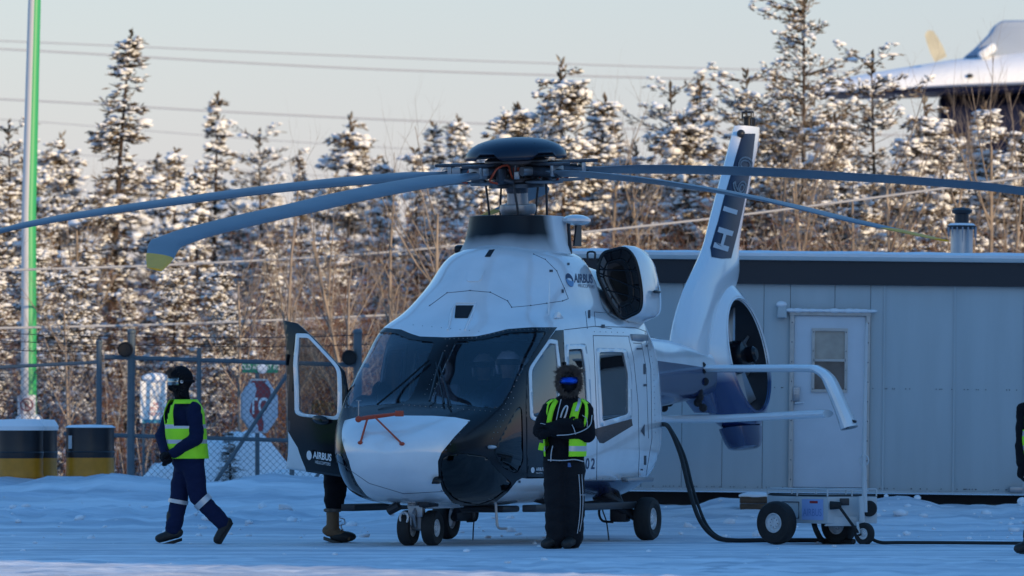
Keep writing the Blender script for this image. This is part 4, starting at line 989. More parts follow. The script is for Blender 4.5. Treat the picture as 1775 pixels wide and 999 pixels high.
# --- biplane stabiliser
FS = -5.55
def airfoil_bar(name, P, ch, th, parent):
    b = B(); n = 16; vs = []; fs = []
    P = [Vector(p) for p in P]
    for i, p in enumerate(P):
        d = (P[min(i + 1, len(P) - 1)] - P[max(i - 1, 0)]).normalized(); nrm = Vector((1, 0, 0)).cross(d).normalized()
        for k in range(n):
            t = 2 * pi * k / n; tk = th[min(i, len(th) - 1)] if isinstance(th, list) else th; vs.append(p + Vector((1, 0, 0)) * (cos(t) * ch / 2) + nrm * (sin(t) * tk / 2 * (1 + .3 * cos(t))))
    for i in range(len(P) - 1):
        for k in range(n): fs.append((i * n + k, i * n + (k + 1) % n, (i + 1) * n + (k + 1) % n, (i + 1) * n + k))
    fs += [tuple(range(n)), tuple((len(P) - 1) * n + k for k in range(n))]
    b.add(vs, fs); return b.build(name, M_white, parent)
for s in (1, -1):
    st = empty('stabiliser'); st.parent = heli
    U1, U2 = hF(1300, 639, FS).z, hF(1300, 724, FS).z
    e = abs(hF(1420, 640, FS).y); tipy = abs(hF(1470, 742, FS).y); tz = hF(1470, 742, FS).z
    P = [(FS, s * .18, U1), (FS, s * .8, U1), (FS, s * (e - .12), U1), (FS, s * e, U1 - .02), (FS, s * (e + .09), U1 - .08), (FS - .02, s * (e + .15), U1 - .18), (FS - .06, s * (tipy - .06), U2 + .05), (FS - .08, s * tipy, tz)]
    airfoil_bar('upper_plane', [tuple(p) for p in catmull(P, 4)], .42, [.088] * 17 + list(np.linspace(.09, .17, 12)), st)
    lo = abs(hF(1438, 718, FS).y)
    airfoil_bar('lower_plane', [(FS + .12, s * .0, U2 - .015), (FS + .12, s * .5, U2 - .01), (FS + .05, s * lo, U2 + .045)], .38, .09, st)
    b = B(); rr = random.Random(3)
    for k in range(9): p = Vector((FS + .2 + rr.uniform(-.05, .05), s * (.2 + rr.uniform(-.04, .05)), U1 + .03 - k * .06)); b.ball(p, (.05, .05, .05), 6, 5)
    b.build('stabiliser_fitting', mat('dark_fitting', (.02, .02, .024), .9, bump=.6, bscale=20), st)
    b = B(); b.tube([(FS - .05, s * (tipy - .05), tz + .16), (FS, s * (tipy + .02), tz + .08), (FS, s * (tipy + .10), tz + .07)], [.02, .025, .015], 6); b.ball((FS + .05, s * (tipy), tz + .03), .04); b.build('tip_light', M_dark, st)

# --- main rotor
RT = Vector((0.0, 0, 3.97)); gx, gy = .035, .061                                # tilt of the disc in world x / y
nrm = Vector((-gx, -gy, 1)).normalized(); nl = HINV @ nrm
rotor = empty('main_rotor'); rotor.parent = heli
XR = (HINV @ Vector((1, 0, gx))).normalized(); YR = nl.cross(XR).normalized()
RM = Matrix(((XR.x, YR.x, nl.x, RT.x), (XR.y, YR.y, nl.y, RT.y), (XR.z, YR.z, nl.z, RT.z), (0, 0, 0, 1)))
rotor.matrix_local = RM
# dome with five cut-outs at the arms
DOMET = 89.5
b = B(); nd = 90; prof = []
for i in range(12):
    a = i / 11 * pi / 2; prof.append((.545 * sin(a)**.9 + .001, .235 * cos(a)**.85))
vs = []; fs = []
for i, (r, h) in enumerate(prof):
    for k in range(nd):
        t = 2 * pi * k / nd; az = (math.degrees(t) - DOMET) % 72; dd = min(az, 72 - az)
        lift = .055 * smooth(17, 9, dd) if False else .075 * (1 - smooth(10, 18, dd))
        hh = max(h, lift) if i >= 7 else h
        vs.append((r * cos(t), r * sin(t), .145 + hh))
for i in range(len(prof) - 1):
    for k in range(nd): fs.append((i * nd + k, i * nd + (k + 1) % nd, (i + 1) * nd + (k + 1) % nd, (i + 1) * nd + k))
b.add(vs, fs); o = b.build('hub_cap', mat('cap_navy', (.004, .008, .024), .28), rotor); md = o.modifiers.new('thickness', 'SOLIDIFY'); md.thickness = .012; md.offset = -1
b = B()
for k in range(12): t = 2 * pi * k / 12; b.ball((.4 * cos(t), .4 * sin(t), .145 + .165), .012, 6, 4)
b.build('cap_bolts', M_black, rotor)['kind'] = 'stuff'
b = B(); b.lathe([(.001, .16), (.3, .16), (.34, .13), (.34, .1), (.24, .09), (.23, -.1), (.3, -.12), (.31, -.16), (.12, -.17), (.1, -.3)], 28); b.build('hub_body', M_hub, rotor)
b = B(); b.lathe([(.11, -.15), (.115, -.34), (.19, -.345), (.2, -.40), (.18, -.45), (.12, -.46), (.12, -.54), (.16, -.55), (.27, -.6), (.3, -.7)], 24); b.build('mast', M_grey, rotor)
def blade(az, k):
    r = empty('rotor_blade'); r.parent = rotor; r.matrix_local = Matrix.Rotation(radians(az), 4, 'Z')
    # centreline: boomerang sweep in plan (forward then aft) and static droop
    xs = np.linspace(.62, 6.72, 44); n = 14; vs = []; fs = []
    pitch0 = radians(15)
    for x in xs:
        u = (x - .62) / 6.1
        ch = np.interp(x, [.62, .85, 1.3, 5.2, 5.9, 6.4, 6.72], [.14, .16, .36, .40, .41, .34, .2])
        sw = np.interp(x, [.6, 3.8, 5.4, 5.9, 6.72], [0, .0, -.14, -.11, .42])
        z = -.61 * (max(0, x - .6) / 6.1)**1.7; th = np.interp(x, [.62, 1.0, 6, 6.72], [.09, .055, .042, .02])
        tw = -pitch0 + radians(6) * u
        for q in range(n):
            t = 2 * pi * q / n; cx = cos(t) * ch / 2; cz = sin(t) * th / 2 * (1 + .45 * cos(t))
            vs.append((x, (sw + cx) * cos(tw) - cz * sin(tw), z + (sw + cx) * sin(tw) + cz * cos(tw)))
    m = len(xs); b = B()
    for i in range(m - 1):
        for q in range(n): fs.append((i * n + q, i * n + (q + 1) % n, (i + 1) * n + (q + 1) % n, (i + 1) * n + q))
    fs += [tuple(range(n)), tuple((m - 1) * n + q for q in range(n))]
    b.add(vs, fs); nq = len(b.f)
    b.mi = [1 if (f[0] // n) >= 40 and i < nq - 2 else 0 for i, f in enumerate(b.f)]; b.mi[-1] = 1
    b.build('blade_skin', [M_blade, M_yellow], r)
    # arm, sleeve, damper and flexbeam plates
    b = B(); b.tube([(.2, 0, .02), (.45, 0, .02), (.66, 0, .0), (.80, 0, -.01)], [.085, .08, .07, .06], 12, flat=.8); b.build('blade_sleeve', M_hub, r)
    b = B(); b.box((.55, 0, .095), (.72, .13, .035)); b.build('upper_yoke', M_hub, r, bevel=.012)
    b = B(); b.box((.5, 0, -.10), (.5, .15, .03)); b.build('lower_yoke', M_blade, r, bevel=.012)
    b = B(); b.tube([(.36, -.07, .02), (.36, -.19, .02)], .05, 12); b.build('damper', M_grey, r)
    b = B(); b.tube([(.4, .09, -.06), (.3, .17, -.1)], .03, 8); b.box((.42, .1, -.02), (.12, .05, .16)); b.build('pitch_horn', M_hub, r, bevel=.008)
    b = B(); P = catmull([(.25, .1, .0), (.35, .14, .09), (.48, .1, .06), (.55, .08, -.02), (.62, .1, -.07), (.52, .12, -.1)], 5); b.tube(P, .012, 6); b.build('heater_wire', M_orange, r)
    b = B(); b.tube([(.3, .17, -.1), (.27, .19, -.35), (.25, .2, -.62)], .013, 6); b.build('pitch_link', M_dark, r)
    b = B()
    for q in range(4): b.tube([(.2, -.12 + q * .08, -.06), (.2, -.12 + q * .08, .06)], .016, 6)
    b.build('wiring_loom', M_orange if k % 2 else mat('red_loom', (.3, .02, .015), .5), r)
    b = B(); b.box((.74, .0, .02), (.05, .15, .12)); b.box((.66, .07, .03), (.1, .03, .08)); b.build('blade_bolt', M_grey, r, bevel=.01)
for k in range(5): blade(89.5 + 72 * k, k)
b = B()
for k in range(40):
    t = random.uniform(0, 2 * pi); b.tube([(.25 * cos(t), .25 * sin(t), random.uniform(-.1, 0)), (.27 * cos(t + .1), .27 * sin(t + .1), random.uniform(.02, .1))], random.uniform(.006, .016), 5)
b.build('hub_wiring', [M_grey], rotor)['kind'] = 'stuff'

b = B(); b.lathe([(.26, .105), (.31, .10), (.31, .085), (.26, .08)], 28); b.lathe([(.25, -.05), (.285, -.055), (.285, -.075), (.25, -.08)], 28); b.build('hub_ring', M_dark, rotor)
rr = random.Random(8)
for k in range(10):
    a = 2 * pi * (k + .5) / 10; R_ = Matrix.Rotation(a, 4, 'Z'); b = B(); b.box((.3, 0, rr.uniform(-.03, .04)), (.07, .06, rr.uniform(.07, .13))); b.v = [tuple(R_ @ Vector(p)) for p in b.v]; b.build('elastomer_block', (M_dark, M_grey)[k % 2], rotor, bevel=.008)
for k in range(16):
    a = 2 * pi * k / 16 + .1; b = B(); P = catmull([(.28 * cos(a), .28 * sin(a), .09), (.33 * cos(a + .06), .33 * sin(a + .06), .05), (.32 * cos(a + .12), .32 * sin(a + .12), -.03), (.28 * cos(a + .15), .28 * sin(a + .15), -.06)], 4); b.tube(P, .009, 5); b.build('heater_cable', M_orange if k % 3 else M_dark, rotor)

# --- undercarriage
M_rim = mat('rim_white', (.62, .64, .66), .4, .2, var=.2, vscale=20)
def wheel(c, r, w, parent, name='wheel', axis=(0, 1, 0), rimr=.5, rimmat=None):
    R = Vector((0, 0, 1)).rotation_difference(Vector(axis)).to_matrix().to_4x4(); M = Matrix.Translation(c) @ R
    e = empty(name); e.parent = parent
    b = B(); h = w / 2; b.lathe([(r * rimr, -h * .75), (r * .7, -h), (r * .9, -h * .92), (r * .985, -h * .6), (r, -h * .2), (r, h * .2), (r * .985, h * .6), (r * .9, h * .92), (r * .7, h), (r * rimr, h * .75)], 36, M); b.build('tyre', M_rubber, e)
    b = B(); b.lathe([(r * rimr * 1.02, -h * .7), (r * rimr * 1.02, h * .7), (r * rimr * .9, h * .72), (r * rimr * .82, h * .5), (r * .28, h * .42), (r * .24, h * .62), (r * .12, h * .66), (.001, h * .66)], 28, M); b.lathe([(r * rimr * 1.02, -h * .7), (r * rimr * .9, -h * .72), (r * rimr * .82, -h * .5), (.001, -h * .45)], 28, M); b.build('rim', rimmat or M_rim, e)
    b = B()
    for k in range(8): a = 2 * pi * k / 8; b.ball(M @ Vector((r * .2 * cos(a), r * .2 * sin(a), h * .6)), r * .03, 5, 4)
    b.build('wheel_bolts', M_dark, e)['kind'] = 'stuff'
    return e
ng = empty('nose_gear'); ng.parent = heli
NGF = 2.8
for s in (1, -1): wheel((NGF, s * .135, .185), .185, .14, ng)
b = B(); b.tube([(NGF, 0, .19), (NGF + .02, 0, .52)], .055, 12); b.tube([(NGF, -.15, .185), (NGF, .15, .185)], .03, 10); b.build('oleo_strut', M_grey, ng)
b = B(); b.box((NGF + .12, 0, .36), (.06, .16, .12)); b.box((NGF + .1, -.1, .28), (.05, .1, .14)); b.tube([(NGF + .13, 0, .2), (NGF + .2, 0, .32), (NGF + .06, 0, .46)], .02, 8); b.build('torque_link', M_grey, ng, bevel=.01)
b = B(); P = [(NGF + .16, -.12 + .045 * cos(t), .29 + .06 * sin(t)) for t in np.linspace(0, 2 * pi, 13)]; b.tube(P, .012, 6); b.build('tow_ring', M_reflect, ng)
b = B(); b.tube([(NGF + .1, -.2, .42), (NGF + .1, -.32, .36)], .05, 10); b.build('taxi_lamp', M_dark, ng)
b = B(); b.box((NGF + .02, .1, .45), (.3, .12, .1)); b.build('gear_mount', M_dark, ng, bevel=.02)
for s in (1, -1):
    mg = empty('main_gear'); mg.parent = heli
    wheel((-1.09, s * 1.10, .235), .235, .19, mg, axis=(0, s, 0)); gx_ = mg; gx_.location = (.19, s * .07, 0)
    b = B(); b.tube([(-1.09, s * 1.0, .235), (-.85, s * .8, .42), (-.7, s * .6, .6)], [.05, .07, .09], 12); b.build('trailing_arm', M_dark, mg)
    b = B(); b.tube([(-1.0, s * .86, .3), (-1.05, s * .7, .62)], .045, 10); b.build('damper', M_dark, mg)
    b = B(); b.box((-1.0, s * .82, .3), (.16, .2, .2)); b.build('brake_unit', M_dark, mg, bevel=.03)
    b = B(); P = catmull([(-.9, s * .75, .45), (-.88, s * .66, .36), (-.9, s * .7, .2), (-.92, s * .72, .0)], 4); b.tube(P, .008, 5); b.build('static_wick', M_dark, mg)
    b = B(); P = catmull([(-.86, s * .74, .42), (-.84, s * .64, .34), (-.86, s * .66, .22), (-.9, s * .78, .2)], 5); b.tube(P, .014, 6); b.build('brake_hose', M_rubber, mg)
    # boarding step alongside the belly
    b = B(); b.box((.75, s * 1.02, .385), (3.1, .16, .075)); b.build('boarding_step', M_dark, heli, bevel=.012)
    for f in (1.3, -.5): b = B(); b.tube([(f, s * .7, .47), (f, s * .98, .4)], .03, 8); b.build('step_bracket', M_dark, heli)
b = B(); P = catmull([(2.05, .55, .45), (2.05, .56, .3), (2.05, .58, .18), (2.05, .68, .17)], 4); b.tube(P, .014, 6); b.build('belly_aerial', M_reflect, heli)
b = B(); b.box((1.7, .35, .37), (.5, .5, .07)); b.build('belly_pod', M_dark, heli, bevel=.03)
b = B(); b.box((2.2, .0, .41), (1.2, .3, .05)); b.build('gear_bay_door', M_white, heli, bevel=.01)
b = B(); b.box((-.9, 1.06, .66), (.8, .08, .05)); b.build('door_rail', M_grey, heli, bevel=.01)
b = B(); b.box((-1.08, 1.0, 2.2), (.5, .06, .07)); b.build('door_rail', M_grey, heli, bevel=.01)
# ================================================================== trees
M_bark = mat('spruce_bark', (.055, .036, .026), .9, var=.4, vscale=9); M_birch = mat('pale_bark', (.30, .24, .19), .85, var=.45, vscale=7, stretch=(1, 1, .4))
M_needle = mat('needles', (.058, .058, .030), .8, var=.55, vscale=2.5, col2=(.095, .062, .034)); _rp = [n_ for n_ in M_needle.node_tree.nodes if n_.type == 'VALTORGB'][0].color_ramp; _nz = [n_ for n_ in M_needle.node_tree.nodes if n_.type == 'TEX_NOISE'][0]; _nz.inputs['Scale'].default_value = 7
_rp.elements[0].color = (.055, .050, .026, 1); _rp.elements[0].position = .36; _rp.elements[1].color = (.34, .31, .26, 1); _rp.elements[1].position = .66; _e = _rp.elements.new(.50); _e.color = (.12, .075, .038, 1)      # green, brown and rime-covered sprays
M_brown = mat('brown_needles', (.075, .042, .022), .85, var=.5, vscale=2)
M_tsnow = mat('branch_snow', (.80, .81, .83), .75); M_twig = mat('red_brown_twig', (.15, .072, .045), .9, var=.4, vscale=1.2); M_ftwig = mat('frosted_twig', (.36, .33, .31), .9, var=.3, vscale=1.5)
_ico = None
def ico():
    global _ico
    if _ico is None:
        bm = bmesh.new(); bmesh.ops.create_icosphere(bm, subdivisions=1, radius=1); bm.verts.ensure_lookup_table()
        _ico = (np.array([v.co[:] for v in bm.verts]), np.array([[v.index for v in f.verts] for f in bm.faces])); bm.free()
    return _ico
def np_mesh(name, v, f, smooth_=False):
    me = bpy.data.meshes.new(name); v = np.asarray(v, np.float32); f = np.asarray(f, np.int32); k = f.shape[1]
    me.vertices.add(len(v)); me.vertices.foreach_set('co', v.ravel()); me.loops.add(f.size); me.loops.foreach_set('vertex_index', f.ravel())
    me.polygons.add(len(f)); me.polygons.foreach_set('loop_start', np.arange(0, f.size, k, dtype=np.int32)); me.polygons.foreach_set('loop_total', np.full(len(f), k, np.int32))
    if smooth_: me.polygons.foreach_set('use_smooth', np.ones(len(f), bool))
    me.update(calc_edges=True); return me
def tufts(pos, dirs, ln, wd, rng):
    """a spray of two crossed narrow leaf-shaped quads at each place"""
    n = len(pos); d = dirs / (np.linalg.norm(dirs, axis=1, keepdims=True) + 1e-9)
    r = rng.normal(size=(n, 3)); a = np.cross(d, r); a /= (np.linalg.norm(a, axis=1, keepdims=True) + 1e-9); b = np.cross(d, a)
    L = ln[:, None]; Wd = wd[:, None]; V = []; 
    for s in (a, b): V += [pos, pos + d * L * .5 + s * Wd, pos + d * L, pos + d * L * .5 - s * Wd]
    V = np.stack(V, 1).reshape(-1, 3); i = np.arange(n)[:, None] * 8
    F = np.concatenate([i + np.array([0, 1, 2, 3]), i + np.array([4, 5, 6, 7])], 0)
    return V, F
def blobs(pos, size, rng):
    v0, f0 = ico(); n = len(pos)
    v = v0[None] * size[:, None, :] * (1 + .28 * rng.normal(size=(n, len(v0), 1))); v = v + pos[:, None, :]
    f = f0[None] + (np.arange(n) * len(v0))[:, None, None]
    return v.reshape(-1, 3), f.reshape(-1, 3)

def spruce_mesh(seed, H, R, nb, style='spruce', snow=1.0, sparse=.0, base=.06):
    """returns trunk, crown, snow meshes"""
    rng = np.random.default_rng(seed); P = []; D = []; Ln = []; Wd = []; SP = []; SS = []; br = B()
    lean = rng.normal(size=2) * .012 * H
    def axis(z): return np.array([lean[0] * (z / H)**2, lean[1] * (z / H)**2, z])
    tr = B(); tr.tube([tuple(axis(z)) for z in np.linspace(-.3, H * .985, 9)], [max(.012, .014 * H * (1 - .93 * k / 8)) for k in range(9)], 7); 
    zl = np.sort(base * H + (H * .985 - base * H) * rng.random(nb)**.92)
    for z in zl:
        u = z / H; az = rng.random() * 2 * pi
        if style == 'spruce': rad = R * ((1 - u)**.85 * .95 + .05) * rng.uniform(.5, 1.15)
        elif style == 'pine': rad = R * (.25 + .75 * sin(pi * min(1, (1 - u) * 1.25 + .05))**.8) * rng.uniform(.4, 1.1)
        else: rad = R * ((1 - u)**.6 * .9 + .12) * rng.uniform(.55, 1.1)
        if rng.random() < sparse: rad *= .35
        out = np.array([cos(az), sin(az), 0]); side = np.array([-sin(az), cos(az), 0])
        droop = (-.10 - .35 * (1 - u) if style != 'pine' else .25 - .25 * (1 - u)) * rng.uniform(.5, 1.3)
        tipup = .16 if style != 'pine' else .22
        n = max(3, int(rad / .085)); t = (np.arange(n) + rng.random(n)) / n; t = np.clip(t, .06, 1)
        base_p = axis(z)
        cl = base_p + out * (rad * t)[:, None] + np.array([0, 0, 1]) * (rad * (droop * t + tipup * t**2.5))[:, None]
        br.tube([tuple(base_p + out * rad * q + np.array([0, 0, rad * (droop * q + tipup * q**2.5)])) for q in (0, .5, .95)], [.016, .010, .004], 4, False)
        for rep in range(6 if style != 'pine' else 4):
            lat = rng.uniform(-1, 1, n) * (.07 + .30 * rad * (1 - t)**.8 * np.minimum(1, t * 3))
            pos = cl + side * lat[:, None] + rng.normal(size=(n, 3)) * .02; pos[:, 2] -= np.abs(lat) * .25
            dr = out * (.8) + side * (np.sign(lat) * .7)[:, None] + rng.normal(size=(n, 3)) * .35 + np.array([0, 0, .05 if style != 'pine' else .35])
            P.append(pos); D.append(dr); Ln.append(rng.uniform(.09, .19, n)); Wd.append(rng.uniform(.009, .019, n))
            k = rng.random(n) < .42 * snow
            sp = pos[k] + dr[k] * .07 + np.array([0, 0, .035]); m = len(sp)
            SP.append(sp); w = .011 + .028 * rng.random(m)**1.5 + .055 * rng.random(m)**9; ox = np.abs(out[0]) * .9; oy = np.abs(out[1]) * .9; SS.append(np.stack([w * (rng.uniform(.8, 1.2, m) + ox), w * (rng.uniform(.8, 1.2, m) + oy), w * rng.uniform(.5, .85, m)], 1))
    # leader
    n = 10; zz = np.linspace(H * .95, H, n); P.append(np.stack([axis(q) for q in zz])); D.append(rng.normal(size=(n, 3)) * .5 + [0, 0, 1]); Ln.append(np.full(n, .16)); Wd.append(np.full(n, .03))
    v, f = tufts(np.concatenate(P), np.concatenate(D), np.concatenate(Ln), np.concatenate(Wd), rng)
    crown = np_mesh('crown', v, f); v, f = blobs(np.concatenate(SP), np.concatenate(SS), rng); sn = np_mesh('snow', v, f, True)
    tr.v, tr.f, tr.mi = tr.v, tr.f, tr.mi; off = len(tr.v); tr.v += br.v; tr.f += [tuple(i + off for i in q) for q in br.f]; tr.mi += br.mi
    return tr.mesh('trunk'), crown, sn
VAR = {}
specs = {'narrow': (11, 7.0, .95, 150, 'spruce', .95, .25), 'full': (12, 6.0, 1.35, 170, 'bushy', 1.25, .1), 'tiered': (13, 8.0, 1.55, 175, 'spruce', .7, .35), 'pine': (14, 8.0, 1.5, 120, 'pine', .9, .3), 'dense': (15, 6.0, 1.1, 190, 'spruce', 1.2, .1), 'broad': (16, 5.0, 1.5, 170, 'bushy', 1.35, .15), 'pine_b': (17, 7.0, 1.3, 110, 'pine', 1.1, .25), 'slim': (18, 6.0, .7, 130, 'spruce', .7, .2)}
for k, (sd_, H, R, nb, st, sn_, sp_) in specs.items():
    ms = spruce_mesh(sd_, H, R, nb, st, sn_, sp_)
    for m_, q in zip(ms, (M_bark, M_needle if k not in ('tiered',) else M_needle, M_tsnow)): m_.materials.append(q)
    VAR[k] = (ms, H)
TGROUP = {'narrow': 'spruces of the wood', 'full': 'spruces of the wood', 'tiered': 'spruces of the wood', 'dense': 'spruces of the wood', 'broad': 'spruces of the wood', 'slim': 'spruces of the wood', 'pine': 'pines of the wood', 'pine_b': 'pines of the wood'}
rt = random.Random(21)
def conifer(px, py, Y, var, lb, wide=1.0):
    """tree whose top stands at the photo position, rooted in the ground at depth Y"""
    top = W(px, py, Y); gz = ground_z(top.x, Y); ms, H = VAR[var]; s = (top.z - gz) / H
    e = empty('pine_tree' if 'pine' in var else 'spruce_tree', (top.x, Y, gz), rt.uniform(0, 6.28), lb, 'tree', TGROUP[var]); e.scale = (s * wide, s * wide, s)
    for nm, m_ in zip(('trunk', 'crown', 'snow'), ms):
        o = link(nm, m_, e)
        if nm != 'trunk': o['kind'] = 'stuff'
    return e
conifer(189, 58, 117, 'tiered', 'tall dark spruce with layered boughs, highest of the left trees', 1.15)
conifer(368, 168, 128, 'narrow', 'slender dark spruce second tallest on the left, right of the layered one', 1.1)
conifer(602, 206, 126, 'full', 'dark bushy spruce top just above the long rotor blade, left of the hub')
conifer(456, 231, 130, 'pine_b', 'open-topped pine between the slender spruce and the dark bushy top')
conifer(298, 262, 122, 'slim', 'small slim spruce between the two tallest left spruces')
conifer(345, 300, 116, 'dense', 'sunlit snow-laden spruce in front of the slender dark spruce', .9)
conifer(100, 238, 124, 'full', 'broad dark spruce between the green pole and the layered spruce')
conifer(22, 216, 121, 'pine_b', 'snowy pine top at the left picture edge beside the pole')
conifer(-30, 300, 118, 'broad', 'broad snowy spruce cut by the left picture edge')
conifer(525, 268, 120, 'narrow', 'brownish bare-branched spruce left of the dark bushy top', .8)
conifer(225, 500, 112.5, 'dense', 'young sunlit spruce behind the fence post below the long blade', 1.1)
conifer(110, 470, 109, 'broad', 'low bushy spruce behind the drums')
conifer(58, 415, 110, 'full', 'snowy bushy spruce standing just right of the green pole')
conifer(150, 430, 111, 'narrow', 'low narrow spruce under the layered spruce', 1.3)
conifer(300, 430, 110, 'full', 'bushy snow-filled spruce above the walking person')
conifer(385, 470, 108, 'broad', 'broad low snowy spruce left of the STOP sign')
conifer(-10, 470, 109, 'dense', 'dense low spruce left of the green pole', 1.2)
conifer(470, 430, 113, 'dense', 'dense shaded spruce above the street plate')
conifer(570, 400, 114, 'full', 'shaded bushy spruce above the open cockpit door')
conifer(670, 285, 124, 'dense', 'rounded spruce top behind the root of the left blades')
conifer(745, 218, 123, 'narrow', 'pointed snowy spruce left of the rotor cap', 1.1)
conifer(790, 210, 125, 'dense', 'pointed snowy spruce nearest the rotor cap on its left', .9)
conifer(722, 262, 121, 'slim', 'small spruce tip below the pointed pair left of the cap')
conifer(980, 110, 116, 'full', 'tall sunlit snow-laden spruce directly right of the rotor cap', .95)
conifer(1035, 175, 119, 'dense', 'sunlit spruce leaning out right of the tall one behind the cap', 1.2)
conifer(905, 190, 120, 'broad', 'broad snowy spruce behind the rotor cap')
conifer(1155, 150, 121, 'pine_b', 'pale sunlit treetop midway between cap and tail fin')
conifer(1222, 140, 124, 'narrow', 'dark pointed spruce just left of the tail fin', 1.1)
conifer(1190, 215, 117, 'broad', 'broad snow-covered spruce left of the tail fin')
conifer(1095, 250, 118, 'full', 'rounded snowy spruce above the engine intake')
conifer(1290, 128, 119, 'pine_b', 'irregular pine crown right behind the tail fin top')
conifer(1392, -8, 117, 'pine', 'tallest open-branched pine right of the tail fin reaching the picture top', 1.0)
conifer(1520, 98, 118, 'pine_b', 'tall pine in front of the snowy aircraft wing')
conifer(1600, 178, 115, 'full', 'snow-laden bushy spruce under the aircraft wing')
conifer(1695, 190, 116, 'dense', 'snowy spruce in front of the dark aircraft fuselage', 1.1)
conifer(1772, 205, 115, 'full', 'snowy spruce at the right picture edge')
conifer(1450, 210, 114, 'broad', 'low snowy spruce between the tallest pine and the wing pine')
conifer(1345, 205, 120, 'full', 'dense snowy spruce between the fin and the tallest pine')
conifer(855, 260, 115, 'dense', 'snowy spruce hidden behind the mast')
conifer(1640, 300, 112, 'broad', 'low round snowy spruce left of the roof flue')
conifer(400, 750, 97.5, 'slim', 'tiny dark sapling behind the fence under the STOP sign', 2.6)
# right of the picture and left of it the same wood goes on (seen in reflections)
for k, (px, py, Y, v) in enumerate(((1900, 120, 117, 'pine'), (2050, 190, 116, 'full'), (2200, 150, 119, 'narrow'), (2400, 170, 118, 'dense'), (-180, 200, 120, 'full'), (-330, 150, 118, 'tiered'))):
    conifer(px, py, Y, v, ('open pine outside the picture on the right', 'bushy spruce outside the picture on the right', 'narrow spruce outside the picture far right', 'dense spruce outside the picture farthest right', 'bushy spruce outside the picture on the left', 'layered spruce outside the picture far left')[k])

# --- bare birches and aspens
def birch_mesh(seed, H, fork=.45, spread=.5, n=9):
    rng = random.Random(seed); b = B()
    def grow(p, d, l, r, lev):
        pts = [p]; q = p.copy(); dd = d.copy()
        for k in range(4):
            dd = (dd + Vector((rng.gauss(0, .06), rng.gauss(0, .06), .05))).normalized(); q = q + dd * l / 4; pts.append(q.copy())
        b.tube(pts, [r * (1 - .62 * k / 4) for k in range(5)], 6 if lev < 2 else 4, False)
        if lev >= 4: return
        m = {0: n, 1: 5, 2: 4, 3: 3}[lev]
        for k in range(m):
            t = rng.uniform(fork if lev == 0 else .25, .98); i = min(3, int(t * 4)); s = pts[i].lerp(pts[i + 1], t * 4 - i)
            a = rng.uniform(0, 2 * pi); u = dd.orthogonal().normalized(); u = Matrix.Rotation(a, 3, dd) @ u
            nd = (dd * rng.uniform(.7, 1.2) + u * rng.uniform(.5, 1.0) * spread * 1.6 + Vector((0, 0, .25))).normalized()
            grow(s, nd, l * rng.uniform(.32, .55) if lev else l * rng.uniform(.25, .42), r * (1 - .62 * t) * rng.uniform(.4, .65), lev + 1)
    grow(Vector((0, 0, -.2)), Vector((rng.gauss(0, .05), rng.gauss(0, .03), 1)).normalized(), H, .0095 * H + .012, 0)
    k = len(b.v); b2 = b
    return b.mesh('limbs', angle=80)
BV = [(birch_mesh(40 + k, 5.0, f, sp, n), 5.0) for k, (f, sp, n) in enumerate(((.35, .4, 9), (.5, .5, 8), (.25, .55, 10), (.3, .7, 11)))]
for m_, _ in BV: m_.materials.append(M_birch)
def birch(px, py, Y, k, lb, lean=0.0):
    top = W(px, py, Y); gz = ground_z(top.x, Y); m_, H = BV[k]; e = empty('birch_tree', (top.x - lean * (top.z - gz), Y, gz), rt.uniform(0, 6.28), lb, 'tree', 'bare birches of the wood')
    s = (top.z - gz) / H; e.scale = (s, s, s)
    c = empty('limbs_frame') if False else None
    o = link('limbs', m_, e)
    if lean: e.rotation_euler = (0, lean, 0)
    return e
birch(485, 400, 101.5, 0, 'pale bare birch trunk rising behind the open cockpit door', -.06)
birch(560, 390, 102.5, 1, 'pale bare birch leaning left just right of the open door trunk', -.12)
birch(655, 380, 103, 0, 'pale bare birch trunk above the windscreen corner', -.10)
birch(745, 350, 103, 3, 'forked bare birch with spreading pale limbs left of the cowling')
birch(165, 380, 112, 1, 'thin bare birch in front of the layered spruce')
birch(120, 520, 104, 2, 'low spreading bare tree behind the drums')
birch(330, 560, 112, 2, 'low bare tree behind the walking person')
birch(430, 470, 102, 3, 'wide bare tree left of the STOP sign')
birch(1050, 300, 110, 2, 'bare sunlit tree above the engine intake')
birch(1120, 330, 110, 0, 'bare sunlit sapling left of the fin base')
birch(1345, 270, 110, 2, 'bare sunlit tree right of the tail fin')
birch(1400, 300, 108, 1, 'bare pale trunk between the two right rotor blades')
birch(1560, 290, 108, 3, 'spreading bare tree left of the roof flue')
birch(1720, 230, 108, 2, 'tall bare tree right of the roof flue')
birch(1760, 290, 109, 0, 'bare tree at the right picture edge')
birch(1480, 330, 109, 3, 'low bare tree under the right blade tip')
birch(1640, 330, 109, 0, 'bare sapling close left of the roof flue')
birch(600, 470, 101, 2, 'bare bush-like tree behind the windscreen corner')
birch(905, 330, 112, 3, 'bare tree behind the rotor mast')

